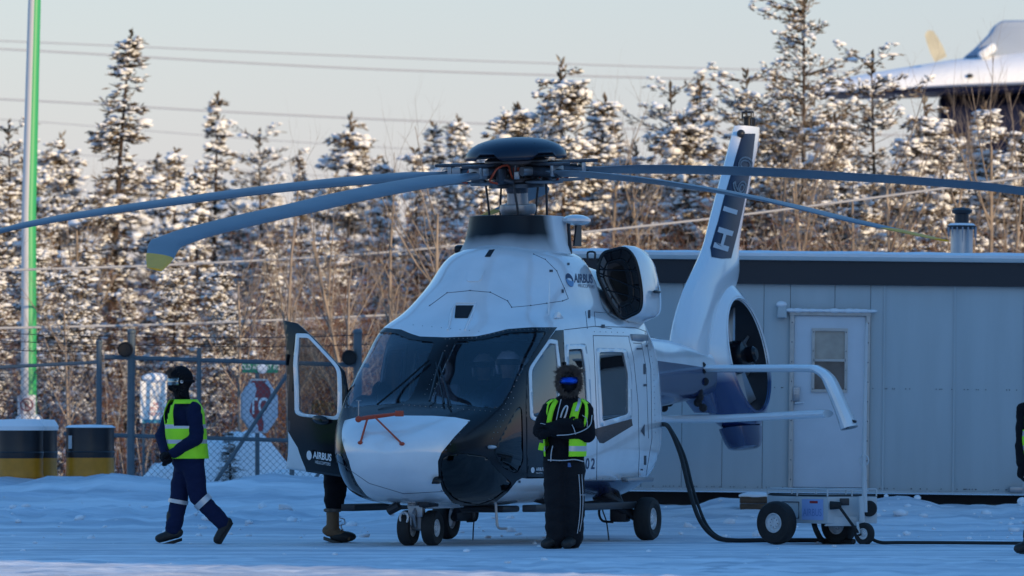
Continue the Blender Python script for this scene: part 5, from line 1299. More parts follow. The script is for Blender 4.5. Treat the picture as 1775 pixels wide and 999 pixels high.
# --- uncounted brush between the trunks and the far wood behind
def brush(name, n, x0, x1, y0, y1, h0, h1, m, seed, lb, r=.007):
    rng = np.random.default_rng(seed); X = rng.uniform(x0, x1, n); Y = rng.uniform(y0, y1, n); V = []; F = []; c = 0
    ok = ~((np.abs(X / Y * FP + CX - 262) < 62) & (Y < 104)) & ~((X / Y * FP + CX < 430) & (rng.random(n) < .68)); X = X[ok]; Y = Y[ok]; n = len(X)        # a gap in the brush before the notice board
    Z = np.array([ground_z(a, b_) for a, b_ in zip(X, Y)]); h = rng.uniform(h0, h1, n) * (.4 + .6 * rng.random(n)); az = rng.random(n) * 2 * pi; ln = rng.uniform(.1, .55, n)
    for t in (0, .4, .75, 1):
        dx = np.cos(az) * ln * h * t**1.4; dy = np.sin(az) * ln * h * t**1.4; rr_ = r * (1.15 - t)
        for q in range(3):
            a = 2 * pi * q / 3; V.append(np.stack([X + dx + rr_ * np.cos(a), Y + dy + rr_ * np.sin(a), Z + h * t * (1 - .12 * t)], 1))
    V = np.stack(V, 1); idx = np.arange(n)[:, None] * 12
    for k in range(3):
        for q in range(3): F.append(idx + np.array([k * 3 + q, k * 3 + (q + 1) % 3, (k + 1) * 3 + (q + 1) % 3, (k + 1) * 3 + q]))
    vv = V.reshape(-1, 3); ff = np.concatenate(F)
    # side twigs
    m2 = n * 7; i = rng.integers(0, n, m2); t = rng.uniform(.25, .97, m2)
    base_ = np.stack([X[i] + np.cos(az[i]) * ln[i] * h[i] * t**1.4, Y[i] + np.sin(az[i]) * ln[i] * h[i] * t**1.4, Z[i] + h[i] * t * (1 - .12 * t)], 1)
    d = rng.normal(size=(m2, 3)) * [1, 1, .5] + [0, 0, .75]; d /= np.linalg.norm(d, axis=1, keepdims=True); L = rng.uniform(.12, .5, m2)[:, None] * h[i][:, None] / 2.2
    a = np.cross(d, [0, 1, 0]) * r * .55; e = base_ + d * L
    v2 = np.stack([base_ - a, base_ + a, e], 1).reshape(-1, 3); 
    me = np_mesh(name, np.concatenate([vv, v2]), np.concatenate([ff, (np.arange(m2)[:, None] * 3 + len(vv) + np.array([0, 1, 2, 2]))])) if False else None
    o1 = link(name, np_mesh(name, vv, ff), None, m); tag(o1, lb, 'brush', kind='stuff')
    o2 = link(name + '_twigs', np_mesh(name, v2, np.arange(m2 * 3).reshape(-1, 3)), o1, m); o2['kind'] = 'stuff'; return o1
brush('red_brush', 4200, -9.5, 1.5, 104.5, 117, 1.6, 4.8, M_twig, 5, 'reddish brown leafless brush behind the fence')
brush('frosted_brush', 1300, -9.5, 1.0, 104.5, 116, 1.6, 4.6, M_ftwig, 6, 'pale frosted leafless brush behind the fence', .008)
brush('sunlit_brush', 4200, -.5, 11, 104, 118, 2.4, 5.2, M_twig, 7, 'brown leafless brush behind the office roof')
brush('sunlit_frosted_brush', 2400, -.5, 11, 104, 117, 2.4, 5.0, M_ftwig, 8, 'pale frosted leafless brush behind the office roof', .009)
def far_wood():
    rng = random.Random(77); keys = list(VAR); acc = {0: ([], [], 0), 1: ([], [], 0), 2: ([], [], 0)}
    cache = {}
    for k in ('narrow', 'full', 'dense', 'slim'):
        for j, m_ in enumerate(VAR[k][0]):
            v = np.empty(len(m_.vertices) * 3, np.float32); m_.vertices.foreach_get('co', v); q = [tuple(p.vertices) for p in m_.polygons] if j == 0 else None
            if j: f = np.empty(len(m_.loops), np.int32); m_.loops.foreach_get('vertex_index', f); q = f.reshape(-1, 4 if j == 1 else 3)
            cache[k, j] = (v.reshape(-1, 3), q)
    parts = {1: [[], [], 0], 2: [[], [], 0]}
    for t in range(38):
        Y = rng.uniform(127, 165); px = -120 + 2050 * (t + rng.random()) / 38; hpx = rng.uniform(265, 370) if px < 900 else rng.uniform(230, 330)
        top = W(px, hpx, Y); gz = ground_z(top.x, Y); k = rng.choice(['narrow', 'full', 'dense', 'slim']); s = (top.z - gz) / VAR[k][1]; a = rng.uniform(0, 6.28); c_, s_ = cos(a), sin(a)
        for j in (1, 2):
            v, f = cache[k, j]; v = v * s * np.array([1.25, 1.25, 1]); v = np.stack([v[:, 0] * c_ - v[:, 1] * s_ + top.x, v[:, 0] * s_ + v[:, 1] * c_ + Y, v[:, 2] + gz], 1)
            P = parts[j]; P[0].append(v); P[1].append(f + P[2]); P[2] += len(v)
    o = tag(link('far_wood', np_mesh('far_wood', np.concatenate(parts[1][0]), np.concatenate(parts[1][1])), None, M_needle), 'dense dark snowy wood reading as one mass behind the nearer trees', 'wood', kind='stuff')
    s2 = link('wood_snow', np_mesh('wood_snow', np.concatenate(parts[2][0]), np.concatenate(parts[2][1]), True), o, M_tsnow); s2['kind'] = 'stuff'
far_wood()

# --- aircraft standing beyond the trees
AY = 135.0
air = empty('parked_aircraft', (W(1700, 713, AY).x, AY, ground_z(8, AY)), 0, 'snow-covered propeller aircraft with dark fuselage rising above the trees', 'aircraft')
ao = air.location
def ap(px, py, dy=0.0): w = W(px, py, AY) - ao; w.y = dy; return w
M_anavy = mat('aircraft_navy', (.008, .012, .04), .5, spec=.2); M_apale = mat('aircraft_pale', (.30, .36, .46), .4)
def wing(nm, pts, m, depth, rnd_=.5):
    """pts: (px, upper py, lower py) along the span"""
    rings = []
    for px, pu, pl in pts:
        a = ap(px, pu); c = ap(px, pl); mid = (a + c) / 2; h = (a - c).z / 2
        z0_ = c.z + .3 * h; rings.append([Vector((mid.x, depth * cos(t), z0_ + (1.7 * h if sin(t) > 0 else .3 * h) * sin(t))) for t in np.linspace(0, 2 * pi, 21)[:-1]])
    b = ring_loft(rings); n = 20; b.add(rings[0], [tuple(range(n))]); b.add(rings[-1], [tuple(range(n))]); return b.build(nm, m, air)
wing('wing', [(1414, 160, 163), (1426, 156, 167), (1460, 154, 170), (1550, 150, 169), (1650, 146, 166), (1775, 142, 163), (1950, 140, 160)], M_anavy, 1.2)
wing('wing_snow', [(1406, 157, 161), (1420, 146, 166), (1470, 134, 168), (1550, 120, 164), (1650, 104, 160), (1775, 90, 157), (1950, 80, 154)], M_snow, 1.28)
b = B(); P = [ap(1629, 214, .2), ap(1640, 214, .2), ap(1775, 220, .2), ap(2050, 226, .2)]; b.tube(P, [.46, .56, .66, .7], 26, up=(0, 0, 1)); b.build('fuselage', M_anavy, air)
b = B(); p0, p1 = ap(1626, 107, -.9), ap(1604, 58, -.9); d_ = (p1 - p0); sd2 = Vector((d_.z, 0, -d_.x)).normalized()
prof = [(0, .12), (.3, .13), (.7, .11), (.92, .085), (1, .03)]; b.add([p0 + d_ * t + sd2 * w_ for t, w_ in prof] + [p0 + d_ * t - sd2 * w_ for t, w_ in prof] + [p0 + d_ * t + sd2 * w_ * .8 + Vector((0, .05, 0)) for t, w_ in prof] + [p0 + d_ * t - sd2 * w_ * .8 + Vector((0, .05, 0)) for t, w_ in prof],
    [(i, i + 1, 6 + i, 5 + i) for i in range(4)] + [(10 + i, 11 + i, 16 + i, 15 + i) for i in range(4)] + [(i, i + 1, 11 + i, 10 + i) for i in range(4)] + [(5 + i, 6 + i, 16 + i, 15 + i) for i in range(4)])
b.build('propeller_blade', mat('prop_pale', (.55, .52, .40), .5, var=.2), air)
b = B(); b.prism([((x - 1700) / S(AY), (713 - y) / S(AY)) for x, y in ((1668, 101), (1690, 84), (1716, 58), (1724, 42), (1738, 37), (1800, 36), (1850, 60), (1860, 104))], 1.1, frame((0, .2, CH - ao.z), (1, 0, 0), (0, 0, 1))); b.build('engine_nacelle', M_apale, air, bevel=.12)
b = B(); b.box(ap(1708, 92, -.5), (.34, .5, .16), Matrix.Rotation(-.6, 3, 'Y')); b.build('nacelle_snow', M_snow, air, bevel=.05)
b = B(); b.tube([ap(1780, 215), Vector((ap(1780, 215).x, 0, -.3))], .35, 14); b.build('pedestal', M_grey, air)
b = B(); b.ball(ap(1674, 137, -1.25), (.06, .05, .04)); b.build('wing_light', M_dark, air)
# ================================================================== people and ground equipment
def capsule(b, p, q, r1, r2, n=14, flat=1.0, up=None):
    p, q = Vector(p), Vector(q); d = q - p; L = d.length; d = d.normalized() if L > 1e-6 else Vector((0, 0, 1))
    pts = []; rs = []
    for k in range(5): a = pi / 2 * (1 - k / 4); pts.append(p - d * r1 * sin(a)); rs.append(max(.001, r1 * cos(a)))
    for k in range(1, 5): a = pi / 2 * k / 4; pts.append(q + d * r2 * sin(a)); rs.append(max(.001, r2 * cos(a)))
    pts.insert(5, p.lerp(q, .5)); rs.insert(5, (r1 + r2) / 2); pts.insert(6, q); rs.insert(6, r2)
    b.tube(pts, rs, n, True, flat, up)
def remesh(b, name, voxel, m, parent, wrinkle=0.0, sm=4, wscale=7.0, mslot=None):
    me = b.mesh(name, False); o = bpy.data.objects.new('tmp', me)
    md = o.modifiers.new('r', 'REMESH'); md.mode = 'VOXEL'; md.voxel_size = voxel
    if sm: s = o.modifiers.new('s', 'SMOOTH'); s.iterations = sm; s.factor = .5
    me2 = evaluated(o)
    if wrinkle:
        nv = len(me2.vertices); co = np.empty(nv * 3, np.float32); no = np.empty(nv * 3, np.float32); me2.vertices.foreach_get('co', co); me2.vertex_normals.foreach_get('vector', no)
        co = co.reshape(-1, 3); no = no.reshape(-1, 3); f = np.array([noise.fractal(Vector((c[0] * wscale, c[1] * wscale, c[2] * wscale * 1.7)), 1, 2, 3) for c in co.tolist()])
        me2.vertices.foreach_set('co', (co + no * (wrinkle * f)[:, None]).astype(np.float32).ravel()); me2.update()
    for p in me2.polygons: p.use_smooth = True
    if mslot:
        for p in me2.polygons: p.material_index = mslot(p.center)
    me2.name = name; return link(name, me2, parent, m)
def torso_shell(J, zs, name, m, parent, off, keep, mslot=None, vee=None, n=56, rows=44):
    """open garment round the trunk: zs = [(z, cx, cy, rx, ry)], keep(angle, z) says where the cloth is"""
    zz = np.array([a[0] for a in zs]); dat = np.array([a[1:] for a in zs]); zq = np.linspace(zz[0], zz[-1], rows); D = pchip(zz, dat, zq)
    b = B(); V = []
    for z, (cx, cy, rx, ry) in zip(zq, D):
        for k in range(n):
            a = 2 * pi * k / n; c, s = cos(a), sin(a); w = .006 * noise.noise(Vector((c * 2.2, s * 2.2, z * 7)))
            V.append((cx + (rx + off + w) * (abs(c)**.8) * (1 if c > 0 else -1), cy + (ry + off + w) * (abs(s)**.8) * (1 if s > 0 else -1), z))
    F = []; mi = []
    for i in range(rows - 1):
        for k in range(n):
            a = 2 * pi * (k + .5) / n; z = (zq[i] + zq[i + 1]) / 2
            if keep(a, z): F.append((i * n + k, i * n + (k + 1) % n, (i + 1) * n + (k + 1) % n, (i + 1) * n + k)); mi.append(mslot(a, z) if mslot else 0)
    b.v = V; b.f = F; b.mi = mi; me = b.mesh(name, True, 80); o = link(name, me, parent, m)
    s = o.modifiers.new('t', 'SOLIDIFY'); s.thickness = .008; s.offset = 1
    return o
def glove(parent, wrist, d, palm_n, m, size=1.0, curl=.9, name='glove', thumb=1):
    """mitten-thick glove: palm, four bent fingers and a thumb, one mesh"""
    w = Vector(wrist); d = Vector(d).normalized(); nrm = Vector(palm_n); nrm = (nrm - d * nrm.dot(d)).normalized(); s = d.cross(nrm)
    b = B(); L = .1 * size
    capsule(b, w, w + d * L * .8, .038 * size, .044 * size, 10, .8)
    for k in range(4):
        off = (k - 1.5) * .024 * size; p = w + d * L * .85 + s * off; ln = (.034, .040, .038, .030)[k] * size
        q = p + (d * cos(curl * .4) + nrm * sin(curl * .4)) * ln; r = q + (d * cos(curl * 1.2) + nrm * sin(curl * 1.2)) * ln * .85; t = r + (d * cos(curl * 2) + nrm * sin(curl * 2)) * ln * .6
        b.tube([p - d * .02, p, q, r, t, t + (t - r) * .25], [.012, .0135, .013, .012, .0105, .003], 8)
    p = w + d * L * .3 + s * (-.04 * thumb) * size; q = p + (d * .7 - s * .6 * thumb + nrm * .5).normalized() * .04 * size; r = q + (d * .8 + nrm * .6).normalized() * .03 * size
    b.tube([w + d * L * .2, p, q, r, r + (r - q) * .3], [.016, .017, .015, .012, .003], 8)
    return remesh(b, name, .007, m, parent, sm=1)
def boot(parent, ankle, toe, sole_z, m, m2=None, hgt=.2, name='boot', heel_up=None):
    """ankle and toe in thing space; sole points"""
    a = Vector(ankle); t = Vector(toe); b = B(); d = Vector((t.x - a.x, t.y - a.y, t.z - a.z)); L = d.length; d.normalize()
    up = Vector(heel_up).normalized() if heel_up else Vector((0, 0, 1))
    heel = a - d * .05
    capsule(b, a + up * hgt, a + up * .02, .068, .068, 14)
    capsule(b, heel + up * .0, t, .066, .058, 14, .85)
    o = remesh(b, name, .012, m, parent, .003, 3, 20)
    sb = B(); side = d.cross(up).normalized(); P = []
    base_ = a - up * (a.z - sole_z if not heel_up else .062)
    for k in range(20):
        u = 2 * pi * k / 20; c = cos(u); f = base_ + d * (L / 2 - .02 + c * (L / 2 + .085)) + side * (sin(u) * (.057 if c < .2 else .057 - .014 * (c - .2)))
        P.append(f)
    n = 20; sb.add([p for p in P] + [p + up * .032 for p in P], [tuple(range(n)), tuple(range(n, 2 * n))] + [(i, (i + 1) % n, n + (i + 1) % n, n + i) for i in range(n)])
    sb.build('sole', m2 or M_rubber, o); return o
def limb_band(parent, p, q, r1, r2, t0, t1, m, name='reflective_band', extra=.008):
    p, q = Vector(p), Vector(q); n = 6; P = [p.lerp(q, t0 + (t1 - t0) * k / n) for k in range(n + 1)]; R = [r1 + (r2 - r1) * (t0 + (t1 - t0) * k / n) + extra for k in range(n + 1)]
    return B().tube(P, R, 20, False).build(name, m, parent)
def cord(parent, pts, r, m, name='piping'): return B().tube(catmull(pts, 5), r, 5).build(name, m, parent)
def fur(parent, c, R, spread, n, ln, m, name='fur_trim', mask=None, seed=1, thick=.004):
    rng = random.Random(seed); b = B()
    for k in range(n):
        a = rng.uniform(0, 2 * pi)
        if mask and not mask(a): continue
        rr_ = rng.gauss(1, spread); base_ = Vector((c[0] + R[0] * cos(a) * rr_, c[1] + rng.gauss(0, .03), c[2] + R[1] * sin(a) * rr_))
        out = Vector((cos(a), rng.gauss(-.25, .35), sin(a))).normalized(); tip_ = base_ + (out + Vector((rng.gauss(0, .25), rng.gauss(0, .25), rng.gauss(0, .25)))).normalized() * ln * rng.uniform(.6, 1.2); s = out.orthogonal().normalized() * thick
        b.add([base_ - s, base_ + s, tip_], [(0, 1, 2)]); s2 = out.cross(s).normalized() * thick; b.add([base_ - s2, base_ + s2, tip_], [(0, 1, 2)])
    o = b.build(name, m, parent, False); return o
M_fur = mat('brown_fur', (.17, .13, .11), .9, var=.5, vscale=25); M_furd = mat('dark_fur', (.03, .025, .024), .9, var=.5, vscale=25)
M_bootk = mat('black_boot', (.012, .011, .011), .6, bump=.3, bscale=30); M_blueg = mat('blue_goggle_lens', (.01, .09, .55), .08, .75); M_paleg = mat('silver_goggle_lens', (.45, .45, .42), .12, .8)

# --- person standing with folded arms
SY = 75.0
p1 = empty('person', (W(975, 952, SY).x, SY, 0), 0, 'person in black suit and green vest with arms folded and mirrored blue goggles', 'person')
HP = {'hipL': (.10, .0, .93), 'kneeL': (.115, -.03, .50), 'ankL': (.11, .01, .10), 'hipR': (-.075, .0, .93), 'kneeR': (-.07, -.03, .50), 'ankR': (-.065, -.02, .10)}
b = B()
capsule(b, (.02, 0, .98), (.03, 0, 1.18), .165, .17, 18, .78, (0, 1, 0)); capsule(b, (.03, 0, 1.15), (.05, 0, 1.40), .18, .185, 18, .75, (0, 1, 0)); capsule(b, (-.10, .0, 1.44), (.19, .0, 1.44), .095, .095, 14)
capsule(b, (.055, 0, 1.46), (.065, -.01, 1.62), .085, .08); b.ball((.065, -.02, 1.70), (.098, .115, .125), 18, 14); b.ball((.065, -.105, 1.655), (.045, .04, .05), 10, 8)
for s in ('L', 'R'): capsule(b, HP['hip' + s], HP['knee' + s], .128, .118, 16); capsule(b, HP['knee' + s], HP['ank' + s], .112, .104, 16)
SHL, ELL, WRL = (.225, .0, 1.43), (.265, -.10, 1.16), (-.10, -.25, 1.19); SHR, ELR, WRR = (-.125, .0, 1.43), (-.235, -.12, 1.20), (.05, -.235, 1.27)
for a, e, w in ((SHL, ELL, WRL), (SHR, ELR, WRR)): capsule(b, a, e, .085, .075, 14); capsule(b, e, w, .075, .058, 14)
M_trous = mat('black_trousers', (.008, .008, .011), .8, bump=.3, bscale=50, spec=.25)
remesh(b, 'body', .016, [M_fabric_black, M_trous], p1, .013, 3, 6.5, lambda c: 1 if c.z < .88 else 0)
tz = [(.94, .025, -.005, .185, .158), (1.10, .028, -.005, .192, .160), (1.25, .036, -.005, .205, .165), (1.38, .045, -.003, .215, .160), (1.46, .05, .0, .205, .135), (1.515, .055, .0, .145, .105)]
def keep1(a, z):
    front = sin(a) < 0; x = cos(a)
    if front and -.80 < x < .72 and z > 1.20: return False                # open front, the straps close it at the shoulders
    if front and -.93 < x < .16 and z <= 1.20: return False
    if z > 1.24 and abs(x) > .86 - (z - 1.24) * .15 and z < 1.48 and abs(sin(a)) < .55: return False   # arm holes
    return True
def mat1(a, z): return 1 if (1.00 < z < 1.05 or 1.17 < z < 1.215) else 0
torso_shell(None, tz, 'vest', [M_hivis, M_reflect], p1, .022, keep1, mat1)
# shoulder strips of the vest
for pts, w in (([(-.055, -.04, 1.53), (-.095, -.135, 1.455), (-.125, -.165, 1.36), (-.14, -.17, 1.27)], .026), ([(.165, -.02, 1.53), (.15, -.13, 1.47), (.12, -.175, 1.37), (.10, -.185, 1.26)], .043)):
    P = catmull(pts, 5); bb = B(); V = []
    for q in P: V += [q - Vector((w, 0, 0)), q + Vector((w, 0, 0))]
    bb.add(V, [(2 * i, 2 * i + 1, 2 * i + 3, 2 * i + 2) for i in range(len(P) - 1)]); o = bb.build('vest_strap', M_hivis, p1); so = o.modifiers.new('t', 'SOLIDIFY'); so.thickness = .008
bb = B(); P = catmull([(.175, -.06, 1.53), (.165, -.145, 1.475), (.14, -.19, 1.40)], 5); V = []
for q in P: V += [q - Vector((.016, .006, 0)), q + Vector((.016, -.006, 0))]
bb.add(V, [(2 * i, 2 * i + 1, 2 * i + 3, 2 * i + 2) for i in range(len(P) - 1)]); bb.build('reflective_band', M_reflect, p1)
bb = B(); bb.box((-.215, -.16, 1.04), (.055, .02, .075), Matrix.Rotation(.2, 3, 'Y')); bb.build('vest_tag', M_hivis, p1, bevel=.005)
# jacket piping, zip, chest pull
cord(p1, [(-.015, -.155, 1.52), (-.04, -.178, 1.42), (-.065, -.19, 1.30)], .005, M_trim)
cord(p1, [(-.02, -.195, 1.335), (.0, -.20, 1.40), (.03, -.195, 1.45), (.05, -.195, 1.44), (.03, -.205, 1.36), (.005, -.21, 1.31), (-.015, -.205, 1.32)], .009, M_reflect, 'chest_zip_pull')
cord(p1, [(.30, -.12, 1.36), (.28, -.18, 1.26), (.20, -.24, 1.20), (.08, -.285, 1.165), (-.06, -.305, 1.155)], .005, M_trim); cord(p1, [(.20, -.14, 1.36), (.245, -.17, 1.32), (.25, -.19, 1.24)], .004, M_trim)
cord(p1, [(.09, -.26, 1.27), (.115, -.30, 1.22), (.13, -.29, 1.165)], .004, M_trim); cord(p1, [(-.245, -.13, 1.26), (-.22, -.175, 1.275), (-.17, -.19, 1.265)], .004, M_trim)
cord(p1, [(-.15, -.13, .905), (.0, -.165, .90), (.12, -.165, .91), (.21, -.1, .89)], .006, M_trim); cord(p1, [(-.12, -.15, .89), (-.115, -.15, .98), (-.10, -.16, 1.05)], .006, M_trim)
cord(p1, [(.165, -.128, .76), (.18, -.135, .5), (.17, -.12, .3), (.15, -.10, .16)], .004, M_trim); cord(p1, [(.195, -.10, .76), (.208, -.11, .5), (.195, -.095, .3), (.175, -.08, .18)], .004, M_trim); cord(p1, [(.18, -.13, .55), (.235, -.06, .55)], .004, M_trim)
bb = B(); bb.box((.285, -.075, 1.385), (.035, .012, .035), Matrix.Rotation(.6, 3, 'Z')); bb.build('sleeve_badge', mat('badge_blue', (.05, .12, .3), .5), p1, bevel=.004)
bb = B(); bb.box((.07, -.125, .855), (.035, .012, .045)); bb.build('trouser_badge', mat('badge_blue_b', (.05, .12, .3), .5), p1, bevel=.004)
glove(p1, WRL, (-1, -.1, -.25), (0, 1, .2), M_fabric_black, 1.15, .8); glove(p1, WRR, (1, .15, .05), (0, 1, -.2), M_fabric_black, 1.1, .6, thumb=-1)
boot(p1, HP['ankL'], (.04, -.16, .055), 0, M_bootk); boot(p1, HP['ankR'], (-.17, -.12, .055), 0, M_bootk)
fur(p1, (.065, -.06, 1.695), (.105, .125), .12, 4200, .034, M_fur, seed=3, mask=lambda a: True, thick=.003); fur(p1, (.065, -.05, 1.80), (.085, .035), .3, 2400, .03, M_fur, name='fur_hood_top', seed=4, thick=.003)
gb = B(); P = []
for k in range(11):
    a = pi + pi * k / 10; P.append((a, .118))
V = []
for a, r in P: x = .065 + .088 * cos(a); y = -.03 + .105 * sin(a); V += [(x, y, 1.675 + .010 * abs(cos(a * 1.0))), (x, y - .012, 1.70), (x, y, 1.74)]
gb.add(V, [(3 * i + j, 3 * i + j + 3, 3 * i + j + 4, 3 * i + j + 1) for i in range(10) for j in range(2)]); o = gb.build('goggles', M_blueg, p1); so = o.modifiers.new('t', 'SOLIDIFY'); so.thickness = .014; so.offset = 1

# --- person walking to the left
WY = 77.9
p2 = empty('person', (W(330, 943, WY).x, WY, 0), 0, 'person in navy work suit and green vest walking left with hands clasped', 'person')
b = B()
capsule(b, (-.015, 0, .93), (-.04, 0, 1.10), .16, .165, 18, 1.0); capsule(b, (-.04, 0, 1.08), (-.065, 0, 1.36), .17, .165, 18, 1.0); capsule(b, (.03, -.13, 1.42), (-.14, .12, 1.42), .09, .09, 14)
capsule(b, (-.07, 0, 1.42), (-.095, 0, 1.60), .085, .08); b.ball((-.11, -.01, 1.705), (.118, .105, .135), 18, 14); b.ball((-.205, -.035, 1.655), (.04, .045, .05), 10, 8)
hN, kN, aN = (.02, -.085, .92), (.085, -.085, .50), (.335, -.085, .235); hF_, kF, aF = (-.055, .08, .92), (-.12, .07, .50), (-.18, .07, .16)
for h_, k_, a_ in ((hN, kN, aN), (hF_, kF, aF)): capsule(b, h_, k_, .122, .098, 16); capsule(b, k_, a_, .098, .088, 16)
sN, eN, wN = (.045, -.165, 1.41), (.075, -.215, 1.12), (-.17, -.20, .955); sF, eF, wF = (-.185, .13, 1.41), (-.30, .06, 1.14), (-.25, -.13, .945)
for a, e, w in ((sN, eN, wN), (sF, eF, wF)): capsule(b, a, e, .085, .074, 14); capsule(b, e, w, .074, .056, 14)
capsule(b, (-.03, 0, .90), (-.02, 0, .92), .175, .175, 18)
remesh(b, 'body', .016, [M_fabric_navy, mat('navy_trousers', (.008, .014, .05), .85, bump=.3, bscale=50, spec=.2), M_fabric_black], p2, .013, 3, 6.5, lambda c: 2 if c.z > 1.52 else (1 if c.z < .86 else 0))
tz2 = [(.90, -.02, 0, .185, .185), (1.05, -.035, 0, .188, .19), (1.2, -.05, 0, .19, .20), (1.36, -.065, 0, .188, .205), (1.45, -.07, 0, .165, .19), (1.52, -.075, 0, .12, .13)]
def keep2(a, z):
    fx = cos(a - radians(205))                                   # front of the chest looks left and a little to the camera
    if z > 1.25 and fx > 1 - (z - 1.25) * .62: return False      # neck opening
    dn = cos(a - radians(278)); df = cos(a - radians(98))
    if 1.24 < z < 1.47 and (dn > .80 or df > .80): return False
    return True
torso_shell(None, tz2, 'vest', [M_hivis, M_reflect], p2, .02, keep2, lambda a, z: 1 if (1.06 < z < 1.10 or 1.215 < z < 1.255) else 0)
bb = B(); bb.box((-.213, -.05, 1.07), (.012, .02, .33)); bb.build('vest_zip', M_hivis, p2, bevel=.004)
limb_band(p2, kN, aN, .10, .09, .12, .30, M_reflect); limb_band(p2, kF, aF, .10, .09, .10, .22, M_reflect)
glove(p2, wN, (-1, .1, -.35), (0, 1, -.3), M_fabric_black, 1.1, .9); glove(p2, wF, (.2, -.6, -.6), (-.6, -.5, 0), M_fabric_black, 1.1, .9)
boot(p2, (-.19, .07, .10), (-.32, .05, .06), 0, M_bootk); 
# rear boot, heel lifted, toe on the snow
boot(p2, (.365, -.085, .175), (.295, -.085, .055), 0, M_bootk, heel_up=(-.80, 0, .60) if False else (-.62, 0, .78), hgt=.10)
# hat with fur front, goggles
b = B(); b.ball((-.10, -.01, 1.745), (.132, .12, .135), 20, 14); b.box((-.08, -.1, 1.63), (.09, .04, .17)); b.box((-.08, .09, 1.63), (.09, .04, .17)); remesh(b, 'trapper_hat', .012, M_fabric_black, p2, .003, 3)
fur(p2, (-.165, -.03, 1.80), (.055, .035), .25, 1500, .03, M_fur, seed=9, thick=.003); fur(p2, (-.125, -.115, 1.665), (.045, .085), .25, 420, .03, M_furd, name='ear_flap_fur', seed=10)
gb = B(); V = []
for k in range(9):
    a = radians(130 + 135 * k / 8); x = -.10 + .125 * cos(a); y = -.01 + .115 * sin(a); V += [(x, y, 1.675), (x * 1.0 - .006, y, 1.71), (x, y, 1.75)]
gb.add(V, [(3 * i + j, 3 * i + j + 3, 3 * i + j + 4, 3 * i + j + 1) for i in range(8) for j in range(2)]); o = gb.build('goggles', M_paleg, p2); so = o.modifiers.new('t', 'SOLIDIFY'); so.thickness = .012; so.offset = 1
gb = B(); P = [( -.10 + .136 * cos(a), -.01 + .125 * sin(a), 1.715) for a in np.linspace(radians(-85), radians(130), 14)]; gb.tube(P, .016, 6); gb.build('goggle_strap', M_fabric_black, p2)
gb = B(); gb.tube([(-.085, -.140, 1.71), (-.085, -.146, 1.71)], .017, 12); gb.build('strap_badge', M_reflect, p2)

# --- person leaning into the cockpit behind the open door (only a leg shows)
PY = 78.7
p3 = empty('person', (W(585, 940, PY).x, PY, 0), 0, 'person in dark clothes and brown lace-up boots half hidden behind the open cockpit door', 'person')
b = B(); capsule(b, (-.02, 0, .95), (.12, .02, 1.18), .16, .165, 16); capsule(b, (.12, .02, 1.18), (.30, .03, 1.42), .165, .16, 16); b.ball((.47, .02, 1.60), (.11, .11, .125), 14, 10); capsule(b, (.33, .02, 1.45), (.44, .02, 1.56), .08, .075)
for s in (-1, 1):
    o_ = s * .09; capsule(b, (-.02, o_, .92), (-.02, o_, .58), .14, .125); capsule(b, (-.02, o_, .58), (-.035, o_, .42), .125, .105); capsule(b, (.28, .16 * s, 1.40), (.42, .2 * s, 1.18), .085, .07); capsule(b, (.42, .2 * s, 1.18), (.62, .12 * s, 1.14), .07, .055)
remesh(b, 'body', .018, M_fabric_black, p3, .012, 3)
M_bootb = mat('brown_boot', (.16, .085, .04), .7, bump=.3, bscale=40)
for s in (-1, 1):
    o_ = s * .09; bo = boot(p3, (-.05, o_, .11), (.11, o_ - .02, .06), 0, M_bootb, mat('boot_rubber', (.05, .045, .04), .6), .22)
    bb = B(); bb.ball((.06, o_ - .015, .062), (.14, .066, .06), 16, 8); bb.build('rubber_shell', M_bootk, bo)
    bb = B(); bb.tube([(-.05 + .078 * cos(t), o_ + .078 * sin(t), .345) for t in np.linspace(0, 2 * pi, 17)], .02, 6, False); bb.build('felt_cuff', M_fur, bo)
    bb = B()
    for k in range(4): bb.tube([(.02 + .005 * k, o_ - .06, .27 - k * .045), (.03 + .01 * k, o_, .275 - k * .045), (.02, o_ + .06, .27 - k * .045)], .005, 4)
    bb.tube(catmull([(.03, o_ - .05, .26), (.07, o_ - .07, .25), (.08, o_ - .07, .2), (.04, o_ - .06, .19), (.05, o_ - .07, .14)], 4), .005, 4); bb.build('laces', M_trim, bo)
    glove(p3, (.62, .12 * s, 1.14), (1, 0, 0), (0, 0, -1), M_fabric_black, 1.1, .8)

# --- person entering at the right picture edge
RY = 72.5
p4 = empty('person', (W(1808, 960, RY).x, RY, 0), 0, 'person in black parka and green vest cut off by the right picture edge', 'person')
b = B(); capsule(b, (0, 0, .95), (0, 0, 1.36), .165, .175, 18); capsule(b, (-.12, 0, 1.42), (.12, 0, 1.42), .09, .09); capsule(b, (0, 0, 1.45), (0, 0, 1.6), .085, .08); b.ball((0, 0, 1.66), (.11, .12, .13), 16, 12)
capsule(b, (-.09, 0, .92), (-.05, -.02, .5), .12, .10); capsule(b, (-.05, -.02, .5), (-.12, 0, .1), .1, .085); capsule(b, (.09, 0, .92), (.14, .02, .5), .12, .10); capsule(b, (.14, .02, .5), (.2, .03, .12), .1, .085)
capsule(b, (-.18, 0, 1.41), (-.20, .02, 1.10), .085, .075); capsule(b, (-.20, .02, 1.10), (-.215, -.08, .88), .075, .056); capsule(b, (.18, 0, 1.41), (.24, .05, 1.12), .085, .075); capsule(b, (.24, .05, 1.12), (.22, -.1, .95), .075, .056)
remesh(b, 'body', .018, M_fabric_black, p4, .012, 3)
